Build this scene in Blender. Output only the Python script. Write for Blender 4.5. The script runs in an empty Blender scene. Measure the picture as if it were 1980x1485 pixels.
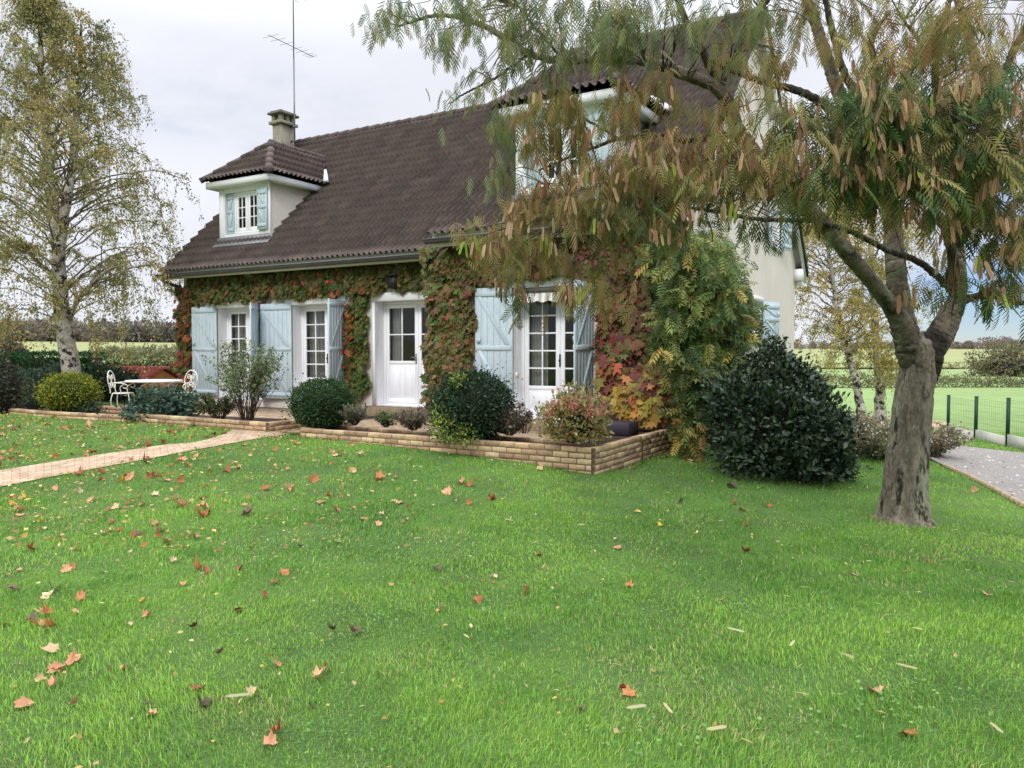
import bpy, math, random
import numpy as np
from math import radians, sin, cos, pi
rng = np.random.default_rng(7)
random.seed(7)
SC = bpy.context.scene
COL = SC.collection
EYE = 1.6                      # camera height above the lawn
F, HV = 1498.0, 680.6          # focal length and horizon row, in pixels of the 1980 px frame
TH = math.atan((742.5 - HV) / F)
YAW = radians(-30.5)
OX, OY = 2.626, 12.311         # near right corner of the house
CR, SR = cos(YAW), sin(YAW)

def A(*v): return np.array(v, float)
def srgb(r, g, b):
    c = np.array([r, g, b], float) / 255
    return np.where(c <= .04045, c / 12.92, ((c + .055) / 1.055) ** 2.4)
def l2w(lx, ly):               # house frame -> world
    return OX + CR * lx - SR * ly, OY + SR * lx + CR * ly
def w2l(x, y):
    x = x - OX; y = y - OY
    return CR * x + SR * y, -SR * x + CR * y
def ray(u, v):
    dx = (u - 990) / F; dz = -(v - 742.5) / F
    return A(dx, cos(TH) + dz * sin(TH), -sin(TH) + dz * cos(TH))
def P(u, v, d):                # point at forward distance d
    r = ray(u, v); r = r / r[1] * d
    return A(r[0], d, r[2] + EYE)

# ------------------------------------------------------------------ terrain
_AX = [-40, -14, -5, -1, 0, 1, 3, 8, 14, 40]
_AZ = [-1.32, -1.28, -1.33, -1.42, -1.52, -1.62, -1.78, -2.02, -2.12, -2.3]
_LR, _LZ = [0, 22, 60, 120, 250, 480, 600, 1600], [-1.4, -1.55, -2.3, -2.2, -1.6, 5.2, 6, 7]
_RR, _RZ = [0, 22, 45, 70, 110, 200, 400, 620, 800, 1600], [-1.9, -2.2, -2.75, -3.2, -3.3, -3.4, -.9, 2.0, 2.6, 3]
def sstep(a, b, x):
    t = np.clip((x - a) / (b - a), 0, 1); return t * t * (3 - 2 * t)
def ground(x, y):
    x = np.asarray(x, float); y = np.asarray(y, float)
    lx, ly = w2l(x, y)
    far_side = np.interp(lx, _AX, _AZ) - .03 * np.clip(ly, 0, 14) * sstep(-2, 3, np.abs(lx + 6) - 5)
    near = -1.58 - .035 * np.clip(x - 4, 0, 12)
    t = sstep(-9, -2.2, ly)
    z = near * (1 - t) + far_side * t
    z = z + .02 * np.sin(x * 1.1 + 1) * np.cos(y * .9) * sstep(1, 4, np.hypot(x, y))
    z = z - .3 * sstep(-2.8, -2.5, ly) * sstep(.1, -.2, lx) * sstep(-14.8, -14.5, lx) * (ly < 10)
    r = np.hypot(x, y); ang = np.arctan2(x, np.abs(y) + 1e-6)
    k = sstep(-.15, .15, ang)
    far = np.interp(r, _LR, _LZ) * (1 - k) + np.interp(r, _RR, _RZ) * k
    far = far + (.4 * np.sin(x * .02) * np.cos(y * .017)) * sstep(60, 200, r)
    b = sstep(20, 30, r)
    return z * (1 - b) + far * b + EYE
def G(u, v):                   # where the line of sight meets the ground
    r = ray(u, v); lo, hi = 1.0, 900.0
    k = np.geomspace(1.5, 900, 3000)
    q = k[:, None] * r
    below = (q[:, 2] + EYE) < ground(q[:, 0], q[:, 1])
    i = int(np.argmax(below)) if below.any() else len(k) - 1
    p = q[i]
    return A(p[0], p[1], ground(p[0], p[1]))

# ------------------------------------------------------------------ mesh helpers
class Acc:
    def __init__(s): s.V = []; s.P = {}; s.C = []; s.n = 0; s.uv = None
    def add(s, V, polys, col=None):
        V = np.asarray(V, float).reshape(-1, 3)
        for f in (polys if isinstance(polys, list) and np.ndim(polys[0]) == 2 else [polys]):
            f = np.asarray(f, int)
            if f.size: s.P.setdefault(f.shape[1], []).append(f + s.n)
        if col is None: col = np.ones((len(V), 3)) * .5
        col = np.broadcast_to(np.asarray(col, float), (len(V), 3))
        s.V.append(V); s.C.append(col); s.n += len(V)
    def box(s, lo, hi, col=None, M=None):
        lo, hi = np.minimum(lo, hi), np.maximum(lo, hi)
        V = np.array([[(lo, hi)[i][0], (lo, hi)[j][1], (lo, hi)[k][2]] for i in (0, 1) for j in (0, 1) for k in (0, 1)], float)
        if M is not None: V = M(V)
        s.add(V, np.array([[0, 1, 3, 2], [4, 6, 7, 5], [0, 4, 5, 1], [2, 3, 7, 6], [0, 2, 6, 4], [1, 5, 7, 3]]), col)
    def tube(s, pts, rad, sides=8, col=None, cap=True, ridge=0.0, seed=0):
        pts = np.asarray(pts, float); n = len(pts)
        rad = np.broadcast_to(np.asarray(rad, float), (n,))
        T = np.gradient(pts, axis=0); T /= np.linalg.norm(T, axis=1)[:, None] + 1e-12
        up = A(.13, .21, 1.) if abs(T[:, 2]).mean() < .8 else A(1, .17, .1)
        N = np.cross(T, up); N /= np.linalg.norm(N, axis=1)[:, None] + 1e-12
        B = np.cross(T, N)
        a = np.arange(sides) * 2 * pi / sides
        R = rad[:, None] * np.ones(sides)
        if ridge:
            ph = seed * 1.7 + np.linspace(0, 3, n)[:, None]
            R = R * (1 + ridge * (np.sin(3 * a + ph) + .6 * np.sin(7 * a - 1.3 * ph) + .35 * np.sin(2 * a + 5 * ph)))
        V = pts[:, None] + R[..., None] * (np.cos(a)[None, :, None] * N[:, None] + np.sin(a)[None, :, None] * B[:, None])
        i = np.arange(n - 1)[:, None] * sides; j = np.arange(sides)[None]; j2 = (j + 1) % sides
        Q = np.stack([i + j, i + j2, i + sides + j2, i + sides + j], -1).reshape(-1, 4)
        polys = [Q]
        if cap: polys.append(np.array([list(range(sides))[::-1], [(n - 1) * sides + k for k in range(sides)]]))
        s.add(V.reshape(-1, 3), polys, col)
    def inst(s, tpl, pos, R, scale, col):
        TV, TF = tpl; N = len(pos)
        if N == 0: return
        scale = np.asarray(scale, float)
        if scale.ndim == 1: scale = scale[:, None]
        V = np.einsum('nij,nkj->nki', R, TV[None] * scale[:, None, :] if scale.shape[1] == 3 else TV[None] * scale[:, None]) + np.asarray(pos)[:, None]
        k = len(TV); off = (np.arange(N) * k)[:, None, None]
        polys = [(np.asarray(f)[None] + off).reshape(-1, np.asarray(f).shape[1]) for f in TF]
        s.add(V.reshape(-1, 3), polys, np.repeat(col, k, axis=0))
    def build(s, name, mat, parent=None, smooth=False, bevel=0, loc=None):
        me = bpy.data.meshes.new(name)
        V = np.concatenate(s.V); C = np.concatenate(s.C)
        sizes = sorted(s.P); loops, tot = [], []
        for k in sizes:
            f = np.concatenate(s.P[k]); loops.append(f.ravel()); tot.append(np.full(len(f), k))
        loops = np.concatenate(loops).astype(np.int32); tot = np.concatenate(tot).astype(np.int32)
        me.vertices.add(len(V)); me.vertices.foreach_set('co', V.astype(np.float32).ravel())
        me.loops.add(len(loops)); me.loops.foreach_set('vertex_index', loops)
        me.polygons.add(len(tot))
        me.polygons.foreach_set('loop_start', np.concatenate([[0], np.cumsum(tot)[:-1]]).astype(np.int32))
        at = me.color_attributes.new('tint', 'FLOAT_COLOR', 'POINT')
        at.data.foreach_set('color', np.hstack([C, np.ones((len(C), 1))]).astype(np.float32).ravel())
        me.update(calc_edges=True); me.validate()
        if smooth: me.polygons.foreach_set('use_smooth', np.ones(len(me.polygons), bool)); me.update()
        me.materials.append(mat)
        o = bpy.data.objects.new(name, me); COL.objects.link(o)
        if parent: o.parent = parent
        if loc is not None: o.location = loc
        if bevel:
            m = o.modifiers.new('bevel', 'BEVEL'); m.width = bevel; m.segments = 1; m.limit_method = 'ANGLE'
        return o

def tag(o, label=None, cat=None, group=None, kind=None):
    if label: o['label'] = label
    if cat: o['category'] = cat
    if group: o['group'] = group
    if kind: o['kind'] = kind
    return o
def thing(name, label, cat, loc=(0, 0, 0), rz=0, group=None):
    o = bpy.data.objects.new(name, None); o.empty_display_size = .2; COL.objects.link(o)
    o.location = loc; o.rotation_euler = (0, 0, rz)
    return tag(o, label, cat, group)
def dup(o, parent=None, **kw):
    c = o.copy(); COL.objects.link(c); c.parent = parent
    for k in list(o.children): dup(k, c)
    return c

def unit(v): return v / (np.linalg.norm(v, axis=-1, keepdims=True) + 1e-12)
def basis(d, n):               # columns: side, direction, normal
    d = unit(d); s = unit(np.cross(d, n)); nn = np.cross(s, d)
    return np.stack([s, d, nn], -1)
def rnd(n, k=3): return rng.normal(size=(n, k))
def spline(pts, n, jit=0, seed=0):
    pts = np.asarray(pts, float); m = len(pts)
    Q = np.vstack([2 * pts[0] - pts[1], pts, 2 * pts[-1] - pts[-2]])
    t = np.linspace(0, m - 1 - 1e-9, n); i = t.astype(int); f = (t - i)[:, None]
    p0, p1, p2, p3 = Q[i], Q[i + 1], Q[i + 2], Q[i + 3]
    r = .5 * (2 * p1 + (p2 - p0) * f + (2 * p0 - 5 * p1 + 4 * p2 - p3) * f ** 2 + (3 * p1 - p0 - 3 * p2 + p3) * f ** 3)
    if jit:
        g = np.random.default_rng(seed); w = g.normal(size=r.shape) * jit; w[0] = 0; r[:, :3] += w[:, :3] if r.shape[1] == 3 else np.c_[w[:, :3], 0 * w[:, 3:]]
    return r
def vnoise(x, y, s, seed=0):
    g = np.random.default_rng(seed); T = g.random((64, 64))
    x = np.asarray(x) / s; y = np.asarray(y) / s
    xi = np.floor(x).astype(int); yi = np.floor(y).astype(int); fx = x - xi; fy = y - yi
    fx = fx * fx * (3 - 2 * fx); fy = fy * fy * (3 - 2 * fy)
    q = lambda a, b: T[a % 64, b % 64]
    return (q(xi, yi) * (1 - fx) + q(xi + 1, yi) * fx) * (1 - fy) + (q(xi, yi + 1) * (1 - fx) + q(xi + 1, yi + 1) * fx) * fy
def palette(cols, n, w=None, jit=.18):
    cols = np.array([srgb(*c) for c in cols]); w = None if w is None else np.array(w, float) / sum(w)
    c = cols[rng.choice(len(cols), n, p=w)]
    return np.clip(c * (1 + jit * rng.normal(size=(n, 1))) * (1 + .06 * rng.normal(size=(n, 3))), .003, .95)

# leaf templates: y is the length, z the upper side
DIAMOND = (A([0, 0, 0], [-.3, .45, .08], [0, 1, 0], [.3, .45, .08]), [[[0, 2, 1], [0, 3, 2]]])
OVAL = (A([0, 0, 0], [.2, .25, .06], [.24, .6, .07], [0, 1, -.03], [-.24, .6, .07], [-.2, .25, .06], [0, .5, 0]), [[[0, 1, 2, 6], [0, 6, 4, 5]], [[6, 2, 3], [6, 3, 4]]])
_o = [(0, 0), (.28, -.08), (.55, .2), (.3, .32), (.44, .68), (.17, .62), (0, 1), (-.17, .62), (-.44, .68), (-.3, .32), (-.55, .2), (-.28, -.08)]
IVY = (A(*[(x, y, -.12 * abs(x) - .1 * y * y) for x, y in _o] + [(0, .3, .03)]), [[[12, i, (i + 1) % 12] for i in range(12)]])
def frond_tpl(pairs=7, L=1.0, pl=.40, pw=.036, droop=.35, fold=.25, ang=56):
    V, Fq = [], []
    for i in range(pairs):
        t = .12 + .86 * i / (pairs - 1); y = t * L; z = -droop * t * t
        ll = pl * (1 - .55 * abs(t - .42) ** 1.2)
        for sgn in (-1, 1):
            a = radians(ang - 22 * t); dx, dy = sin(a) * sgn, cos(a)
            px, py = -dy * sgn, dx * sgn
            b = len(V)
            for q, w in ((0, .5), (.45, 1), (1, .25)):
                for e in (-1, 1):
                    V.append((dx * ll * q + px * e * pw * w, y + dy * ll * q + py * e * pw * w, z - fold * ll * q * (.4 + q) - (.02 if e < 0 else 0)))
            Fq += [[b, b + 1, b + 3, b + 2], [b + 2, b + 3, b + 5, b + 4]]
    b = len(V)
    for t in (0, .5, 1.0):
        for e in (-1, 1): V.append((e * .008, t * L, -droop * t * t + .004))
    Fq += [[b, b + 1, b + 3, b + 2], [b + 2, b + 3, b + 5, b + 4]]
    return A(*V), [Fq]
FROND = frond_tpl()
FROND_FOLD = frond_tpl(5, 1, .46, .036, .2, .5, 42)
DRY = frond_tpl(6, 1, .44, .020, .2, .5, 34)
def pinnate_tpl(pairs=5):
    V, Ft = [], []
    def leaflet(o, d, l):
        s = A(-d[1], d[0], 0); b = len(V)
        V.extend([tuple(o), tuple(o + d * l * .45 + s * l * .2 + A(0, 0, -.03)), tuple(o + d * l + A(0, 0, -.12)), tuple(o + d * l * .45 - s * l * .2 + A(0, 0, -.03))])
        Ft.extend([[b, b + 1, b + 2], [b, b + 2, b + 3]])
    for i in range(pairs):
        t = .15 + .75 * i / (pairs - 1)
        for s in (-1, 1): leaflet(A(0, t, -.25 * t * t), unit(A(s * .85, .5, -.2)), .36 * (1 - .3 * abs(t - .5)))
    leaflet(A(0, .9, -.2), A(0, 1, -.1), .36)
    b = len(V); V.extend([(-.01, 0, 0), (.01, 0, 0), (.01, .9, -.2), (-.01, .9, -.2)])
    return A(*V), [Ft, [[b, b + 1, b + 2, b + 3]]]
PINNATE = pinnate_tpl()
def pod_tpl():
    V, Fq = [], []
    n = 18
    for i in range(n + 1):
        t = i / n; w = .085 * (min(1, t * 6 + .15)) * min(1, (1 - t) * 5 + .1)
        for e in (-1, 0, 1): V.append((e * w, t, (.03 if e == 0 and i % 2 else -.012 if e == 0 else 0)))
        if i:
            b = (i - 1) * 3; Fq += [[b, b + 1, b + 4, b + 3], [b + 1, b + 2, b + 5, b + 4]]
    return A(*V), [Fq]
POD = pod_tpl()

# ------------------------------------------------------------------ materials
MATS = {}
def mat(name, color=None, rough=.7, tint=False, noise=None, bump=None, spec=.3, metal=0, trans=0, var2=None, coords='Object', stretch=1):
    """color: linear rgb; noise=(scale, dark factor, light factor); bump=(scale, strength)"""
    m = bpy.data.materials.new(name); m.use_nodes = True; MATS[name] = m
    nt = m.node_tree; N = nt.nodes; L = nt.links
    b = N['Principled BSDF']; b.inputs['Roughness'].default_value = rough
    b.inputs['Specular IOR Level'].default_value = spec; b.inputs['Metallic'].default_value = metal
    if tint:
        a = N.new('ShaderNodeVertexColor'); a.layer_name = 'tint'; src = a.outputs['Color']
    else:
        r = N.new('ShaderNodeRGB'); r.outputs[0].default_value = (*color, 1); src = r.outputs[0]
    tc = N.new('ShaderNodeTexCoord')
    if stretch != 1:
        vm = N.new('ShaderNodeVectorMath'); vm.operation = 'MULTIPLY'; vm.inputs[1].default_value = (1, 1, stretch); L.new(tc.outputs[coords], vm.inputs[0]); tc = vm; coords = 0
    def mixc(mode, f, c1, c2):
        x = N.new('ShaderNodeMix'); x.data_type = 'RGBA'; x.blend_type = mode
        for sock, val in ((x.inputs[0], f), (x.inputs[6], c1), (x.inputs[7], c2)):
            if hasattr(val, 'links'): L.new(val, sock)
            else: sock.default_value = val
        return x.outputs[2]
    for nz in (noise if isinstance(noise, list) else [noise] if noise else []):
        t = N.new('ShaderNodeTexNoise'); t.inputs['Scale'].default_value = nz[0]; t.inputs['Detail'].default_value = 5; t.inputs['Roughness'].default_value = .65
        L.new(tc.outputs[coords], t.inputs['Vector'])
        mr = N.new('ShaderNodeMapRange'); mr.inputs[1].default_value = .3; mr.inputs[2].default_value = .7; mr.inputs[3].default_value = nz[1]; mr.inputs[4].default_value = nz[2]
        L.new(t.outputs['Fac'], mr.inputs[0])
        v = N.new('ShaderNodeVectorMath'); v.operation = 'SCALE'; L.new(src, v.inputs[0]); L.new(mr.outputs[0], v.inputs['Scale']); src = v.outputs[0]
    if var2:                   # patches of a second colour: (color, scale, lo, hi)
        for c2, s2, lo, hi in var2:
            t = N.new('ShaderNodeTexNoise'); t.inputs['Scale'].default_value = s2; t.inputs['Detail'].default_value = 6; t.inputs['Roughness'].default_value = .7
            L.new(tc.outputs[coords], t.inputs['Vector'])
            mr = N.new('ShaderNodeMapRange'); mr.inputs[1].default_value = lo; mr.inputs[2].default_value = hi; L.new(t.outputs['Fac'], mr.inputs[0])
            src = mixc('MIX', mr.outputs[0], src, (*c2, 1))
    L.new(src, b.inputs['Base Color'])
    if bump:
        t = N.new('ShaderNodeTexNoise'); t.inputs['Scale'].default_value = bump[0]; t.inputs['Detail'].default_value = 6
        L.new(tc.outputs[coords], t.inputs['Vector'])
        bm = N.new('ShaderNodeBump'); bm.inputs['Strength'].default_value = bump[1]; bm.inputs['Distance'].default_value = bump[2] if len(bump) > 2 else .02
        L.new(t.outputs['Fac'], bm.inputs['Height']); L.new(bm.outputs[0], b.inputs['Normal'])
    if trans:
        tr = N.new('ShaderNodeBsdfTranslucent'); mx = N.new('ShaderNodeMixShader'); mx.inputs[0].default_value = trans
        L.new(src, tr.inputs['Color']); L.new(b.outputs[0], mx.inputs[1]); L.new(tr.outputs[0], mx.inputs[2])
        L.new(mx.outputs[0], N['Material Output'].inputs['Surface'])
    return m
M_leaf = mat('leaf', tint=True, rough=.55, trans=.3, spec=.25)
M_airy = mat('airy_leaf', tint=True, rough=.6, trans=.48, spec=.2)
M_gloss = mat('glossy_leaf', tint=True, rough=.42, trans=.1, spec=.35)
M_grass = mat('grass_blade', tint=True, rough=.6, trans=.3, spec=.2)
M_pod = mat('dry_pod', tint=True, rough=.7, trans=.25, spec=.2)
M_wood = mat('twig_bark', srgb(72, 64, 54), .9, noise=(9, .6, 1.4))
M_bark = mat('grey_bark', srgb(138, 128, 112), .95, noise=[(5, .65, 1.2), (16, .6, 1.25), (75, .65, 1.3)], bump=(34, 1, .035), var2=[(srgb(152, 152, 130), 3.0, .5, .64), (srgb(168, 162, 148), 9, .6, .7), (srgb(54, 46, 38), 11, .54, .62)], stretch=.28)
M_limb = mat('limb_bark', srgb(56, 50, 42), .95, noise=[(6, .5, 1.4), (30, .7, 1.2)], bump=(25, .8, .02), var2=[(srgb(96, 98, 82), 6, .55, .68), (srgb(40, 36, 30), 5, .55, .7)])
M_wall = mat('cream_render', srgb(224, 215, 205), .95, noise=[(1.2, .93, 1.05), (55, .8, 1.1)], bump=(70, .7, .015))
M_white = mat('white_paint', srgb(232, 233, 236), .5, noise=(3, .95, 1.02))
M_frame = mat('white_joinery', srgb(238, 239, 243), .35, spec=.5)
M_blue = mat('pale_blue_paint', srgb(188, 204, 212), .6, noise=[(2.5, .86, 1.05), (34, .9, 1.05)], var2=[(srgb(150, 160, 160), 5, .62, .8)])
M_soffit = mat('soffit_board', srgb(205, 200, 190), .7, noise=(6, .9, 1.05))
M_tile = mat('brown_tile', tint=True, rough=.8, noise=[(1.4, .8, 1.15), (22, .75, 1.2)], bump=(60, .3, .01), spec=.25)
M_gutter = mat('dark_zinc', srgb(92, 90, 92), .5, metal=.3, noise=(4, .8, 1.1))
M_zinc = mat('flashing_zinc', srgb(128, 130, 134), .5, metal=.2, noise=(7, .8, 1.1))
M_conc = mat('weathered_concrete', srgb(150, 143, 128), .95, noise=[(3, .7, 1.15), (25, .8, 1.1)], bump=(30, .4, .02))
M_brick = mat('buff_brick', tint=True, rough=.9, noise=[(14, .75, 1.15), (70, .85, 1.1)], bump=(60, .5, .008))
M_mortar = mat('brown_mortar', srgb(112, 96, 78), .95, noise=(40, .8, 1.2))
M_soil = mat('bed_soil', srgb(70, 56, 44), .95, noise=(12, .6, 1.3), bump=(20, .8, .04))
M_dark = mat('dark_metal', srgb(52, 52, 54), .5, metal=.5)
M_iron = mat('cream_iron', srgb(226, 222, 210), .5)
M_inside = mat('room_plaster', srgb(120, 112, 102), .9)
M_steel = mat('galvanised', srgb(120, 122, 126), .4, metal=.6)
M_green = mat('green_post', srgb(26, 62, 50), .45)
M_eave = mat('eave_wood', srgb(98, 86, 72), .8, noise=(8, .8, 1.1))
M_stripe = mat('striped_cloth', tint=True, rough=.85)
M_curtain = mat('curtain_cloth', srgb(225, 222, 215), .9, trans=.4)
def glass():
    m = bpy.data.materials.new('window_glass'); m.use_nodes = True; nt = m.node_tree; N = nt.nodes; L = nt.links
    N.remove(N['Principled BSDF'])
    t = N.new('ShaderNodeBsdfTransparent'); t.inputs[0].default_value = (.86, .9, .9, 1)
    g = N.new('ShaderNodeBsdfGlossy'); g.inputs['Roughness'].default_value = .03
    tc = N.new('ShaderNodeTexCoord'); nz = N.new('ShaderNodeTexNoise'); nz.inputs['Scale'].default_value = 2.5; L.new(tc.outputs['Object'], nz.inputs['Vector'])
    bp = N.new('ShaderNodeBump'); bp.inputs['Strength'].default_value = .06; bp.inputs['Distance'].default_value = .05; L.new(nz.outputs['Fac'], bp.inputs['Height']); L.new(bp.outputs[0], g.inputs['Normal'])
    fr = N.new('ShaderNodeFresnel'); fr.inputs[0].default_value = 1.5
    mx = N.new('ShaderNodeMixShader'); L.new(fr.outputs[0], mx.inputs[0]); L.new(t.outputs[0], mx.inputs[1]); L.new(g.outputs[0], mx.inputs[2])
    L.new(mx.outputs[0], N['Material Output'].inputs['Surface']); return m
M_glass = glass()

# ------------------------------------------------------------------ camera, light, sky
cam = bpy.data.cameras.new('camera'); co = bpy.data.objects.new('camera', cam); COL.objects.link(co)
co.location = (0, 0, EYE); co.rotation_euler = (pi / 2 - TH, 0, 0)
cam.sensor_width = 36; cam.lens = 36 * F / 1980; cam.clip_end = 5000; SC.camera = co
SUN_AZ, SUN_EL = radians(196), radians(38)     # azimuth measured clockwise from +Y: behind the camera, to its left
sl = bpy.data.lights.new('sun', 'SUN'); so = bpy.data.objects.new('sun', sl); COL.objects.link(so)
sl.energy = 1.5; sl.angle = radians(14); sl.color = (1, .95, .87)
so.rotation_euler = (pi / 2 - SUN_EL, 0, pi - SUN_AZ)
W = bpy.data.worlds.new('World'); SC.world = W; W.use_nodes = True
def sky():
    nt = W.node_tree; N = nt.nodes; L = nt.links; bg = N['Background']; bg.inputs[1].default_value = .1
    s = N.new('ShaderNodeTexSky'); s.sky_type = 'NISHITA'; s.sun_disc = False; s.sun_elevation = SUN_EL; s.sun_rotation = SUN_AZ; s.dust_density = 0; s.ozone_density = 2
    tc = N.new('ShaderNodeTexCoord'); sx = N.new('ShaderNodeSeparateXYZ'); L.new(tc.outputs['Generated'], sx.inputs[0])
    def math_(op, a, b=None):
        n = N.new('ShaderNodeMath'); n.operation = op
        for i, v in enumerate((a, b)):
            if v is None: continue
            if hasattr(v, 'links'): L.new(v, n.inputs[i])
            else: n.inputs[i].default_value = v
        return n.outputs[0]
    z = math_('MAXIMUM', sx.outputs[2], 0); zd = math_('ADD', z, .22)
    cx = math_('DIVIDE', sx.outputs[0], zd); cy = math_('DIVIDE', sx.outputs[1], zd)
    cm = N.new('ShaderNodeCombineXYZ'); L.new(cx, cm.inputs[0]); L.new(cy, cm.inputs[1])
    n1 = N.new('ShaderNodeTexNoise'); n1.inputs['Scale'].default_value = .9; n1.inputs['Detail'].default_value = 7; n1.inputs['Roughness'].default_value = .55; L.new(cm.outputs[0], n1.inputs['Vector'])
    # cloud cover thins out low in the east (to the right of the house)
    az = math_('SUBTRACT', sx.outputs[0], .30); clear = math_('MULTIPLY', math_('MAXIMUM', az, 0), 1.0)
    low = math_('MAXIMUM', math_('SUBTRACT', .22, z), 0); clear = math_('MULTIPLY', math_('MULTIPLY', clear, low), 12.0)
    cov = math_('SUBTRACT', math_('ADD', n1.outputs['Fac'], .30), clear)
    mr = N.new('ShaderNodeMapRange'); mr.interpolation_type = 'SMOOTHSTEP'; mr.inputs[1].default_value = .42; mr.inputs[2].default_value = .8; L.new(cov, mr.inputs[0])
    n2 = N.new('ShaderNodeTexNoise'); n2.inputs['Scale'].default_value = 1.7; n2.inputs['Detail'].default_value = 6; L.new(cm.outputs[0], n2.inputs['Vector'])
    sh = N.new('ShaderNodeMapRange'); sh.inputs[1].default_value = .3; sh.inputs[2].default_value = .72; sh.inputs[3].default_value = .93; sh.inputs[4].default_value = 1.08; L.new(n2.outputs['Fac'], sh.inputs[0])
    # an overcast sky is brighter overhead than near the horizon
    el = N.new('ShaderNodeMapRange'); el.inputs[1].default_value = .35; el.inputs[2].default_value = 1.0; el.inputs[3].default_value = CLOUD_LOW; el.inputs[4].default_value = CLOUD_HIGH; L.new(sx.outputs[2], el.inputs[0])
    k = math_('MULTIPLY', sh.outputs[0], el.outputs[0])
    cc = N.new('ShaderNodeVectorMath'); cc.operation = 'SCALE'; cc.inputs[0].default_value = (.93, .955, 1.04); L.new(k, cc.inputs['Scale'])
    mx = N.new('ShaderNodeMix'); mx.data_type = 'RGBA'; L.new(mr.outputs[0], mx.inputs[0]); tn = N.new('ShaderNodeVectorMath'); tn.operation = 'MULTIPLY'; tn.inputs[1].default_value = (.56, .66, .93); L.new(s.outputs[0], tn.inputs[0]); L.new(tn.outputs[0], mx.inputs[6]); L.new(cc.outputs[0], mx.inputs[7])
    L.new(mx.outputs[2], bg.inputs[0])
CLOUD_LOW, CLOUD_HIGH = 9.4, 36.0
sky()
SC.view_settings.view_transform = 'Standard'; SC.view_settings.look = 'None'; SC.view_settings.exposure = 0; SC.view_settings.gamma = 1
SC.render.engine = 'CYCLES'
SC.cycles.max_bounces = 6; SC.cycles.diffuse_bounces = 3; SC.cycles.glossy_bounces = 3; SC.cycles.transparent_max_bounces = 12
SC.cycles.use_denoising = True; SC.cycles.use_light_tree = False; SC.cycles.caustics_reflective = False; SC.cycles.caustics_refractive = False; SC.cycles.sample_clamp_indirect = 4

# ------------------------------------------------------------------ ground sheets
def polar_sheet(name, radii, mat_, a0=0, a1=2 * pi, n=180):
    radii = np.asarray(radii); a = np.linspace(a0, a1, n + 1)
    X = radii[:, None] * np.sin(a); Y = radii[:, None] * np.cos(a)
    Z = ground(X, Y)
    V = np.stack([X, Y, Z], -1).reshape(-1, 3)
    i = np.arange(len(radii) - 1)[:, None] * (n + 1); j = np.arange(n)[None]
    Q = np.stack([i + j, i + n + 1 + j, i + n + 2 + j, i + j + 1], -1).reshape(-1, 4)
    ac = Acc(); ac.add(V, Q); return ac.build(name, mat_, smooth=True)
M_lawn = mat('lawn_turf', srgb(80, 108, 54), .95, noise=[(1.5, .8, 1.2), (60, .45, 1.35)], bump=(90, .8, .02), var2=[(srgb(96, 130, 52), .5, .45, .7), (srgb(96, 92, 56), 5, .62, .8)])
tag(polar_sheet('lawn', np.concatenate([[.01], np.linspace(.8, 24, 90)]), M_lawn), kind='structure')
def field_mat():
    m = mat('field_crop', srgb(140, 168, 84), .95, noise=[(.06, .9, 1.1), (1.2, .8, 1.15), (7, .75, 1.2)])
    nt = m.node_tree; N = nt.nodes; L = nt.links
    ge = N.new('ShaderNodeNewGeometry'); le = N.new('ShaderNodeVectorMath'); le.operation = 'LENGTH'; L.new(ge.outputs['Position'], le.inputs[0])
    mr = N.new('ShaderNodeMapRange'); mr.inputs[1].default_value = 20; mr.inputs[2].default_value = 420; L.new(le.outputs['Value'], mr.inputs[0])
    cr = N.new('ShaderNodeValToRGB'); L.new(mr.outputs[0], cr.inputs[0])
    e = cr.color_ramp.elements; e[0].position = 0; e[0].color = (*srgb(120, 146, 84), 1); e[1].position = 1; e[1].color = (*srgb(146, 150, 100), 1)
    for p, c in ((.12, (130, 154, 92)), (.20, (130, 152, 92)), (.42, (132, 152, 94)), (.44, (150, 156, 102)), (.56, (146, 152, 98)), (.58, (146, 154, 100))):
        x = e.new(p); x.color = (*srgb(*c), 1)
    for n in list(N):
        if n.type == 'RGB':
            for l in list(n.outputs[0].links): L.new(cr.outputs[0], l.to_socket)
    return m
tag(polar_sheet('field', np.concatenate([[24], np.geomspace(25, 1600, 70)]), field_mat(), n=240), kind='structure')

# path of buff pavers: two edges found from the photograph's perspective
def strip(name, E1, E2, mat_, n=60, lift=.012):
    E1 = spline(E1, n); E2 = spline(E2, n)
    k = 8; t = np.linspace(0, 1, k)[None, :, None]
    Vv = E1[:, None, :] * (1 - t) + E2[:, None, :] * t
    Vv[..., 2] = ground(Vv[..., 0], Vv[..., 1]) + lift
    s = np.concatenate([[0], np.cumsum(np.linalg.norm(np.diff((E1 + E2) / 2, axis=0), axis=1))])
    ac = Acc(); i = np.arange(n - 1)[:, None] * k; j = np.arange(k - 1)[None]
    ac.add(Vv.reshape(-1, 3), np.stack([i + j, i + j + 1, i + k + j + 1, i + k + j], -1).reshape(-1, 4))
    o = ac.build(name, mat_)
    uv = o.data.uv_layers.new(name='UVMap'); li = np.zeros(len(o.data.loops), np.int32); o.data.loops.foreach_get('vertex_index', li)
    w = np.linalg.norm(E1 - E2, axis=1)
    UV = np.stack([np.repeat(s, k), (w[:, None] * t[0, :, 0]).ravel()], -1)
    uv.data.foreach_set('uv', UV[li].astype(np.float32).ravel())
    return o, Vv
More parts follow.
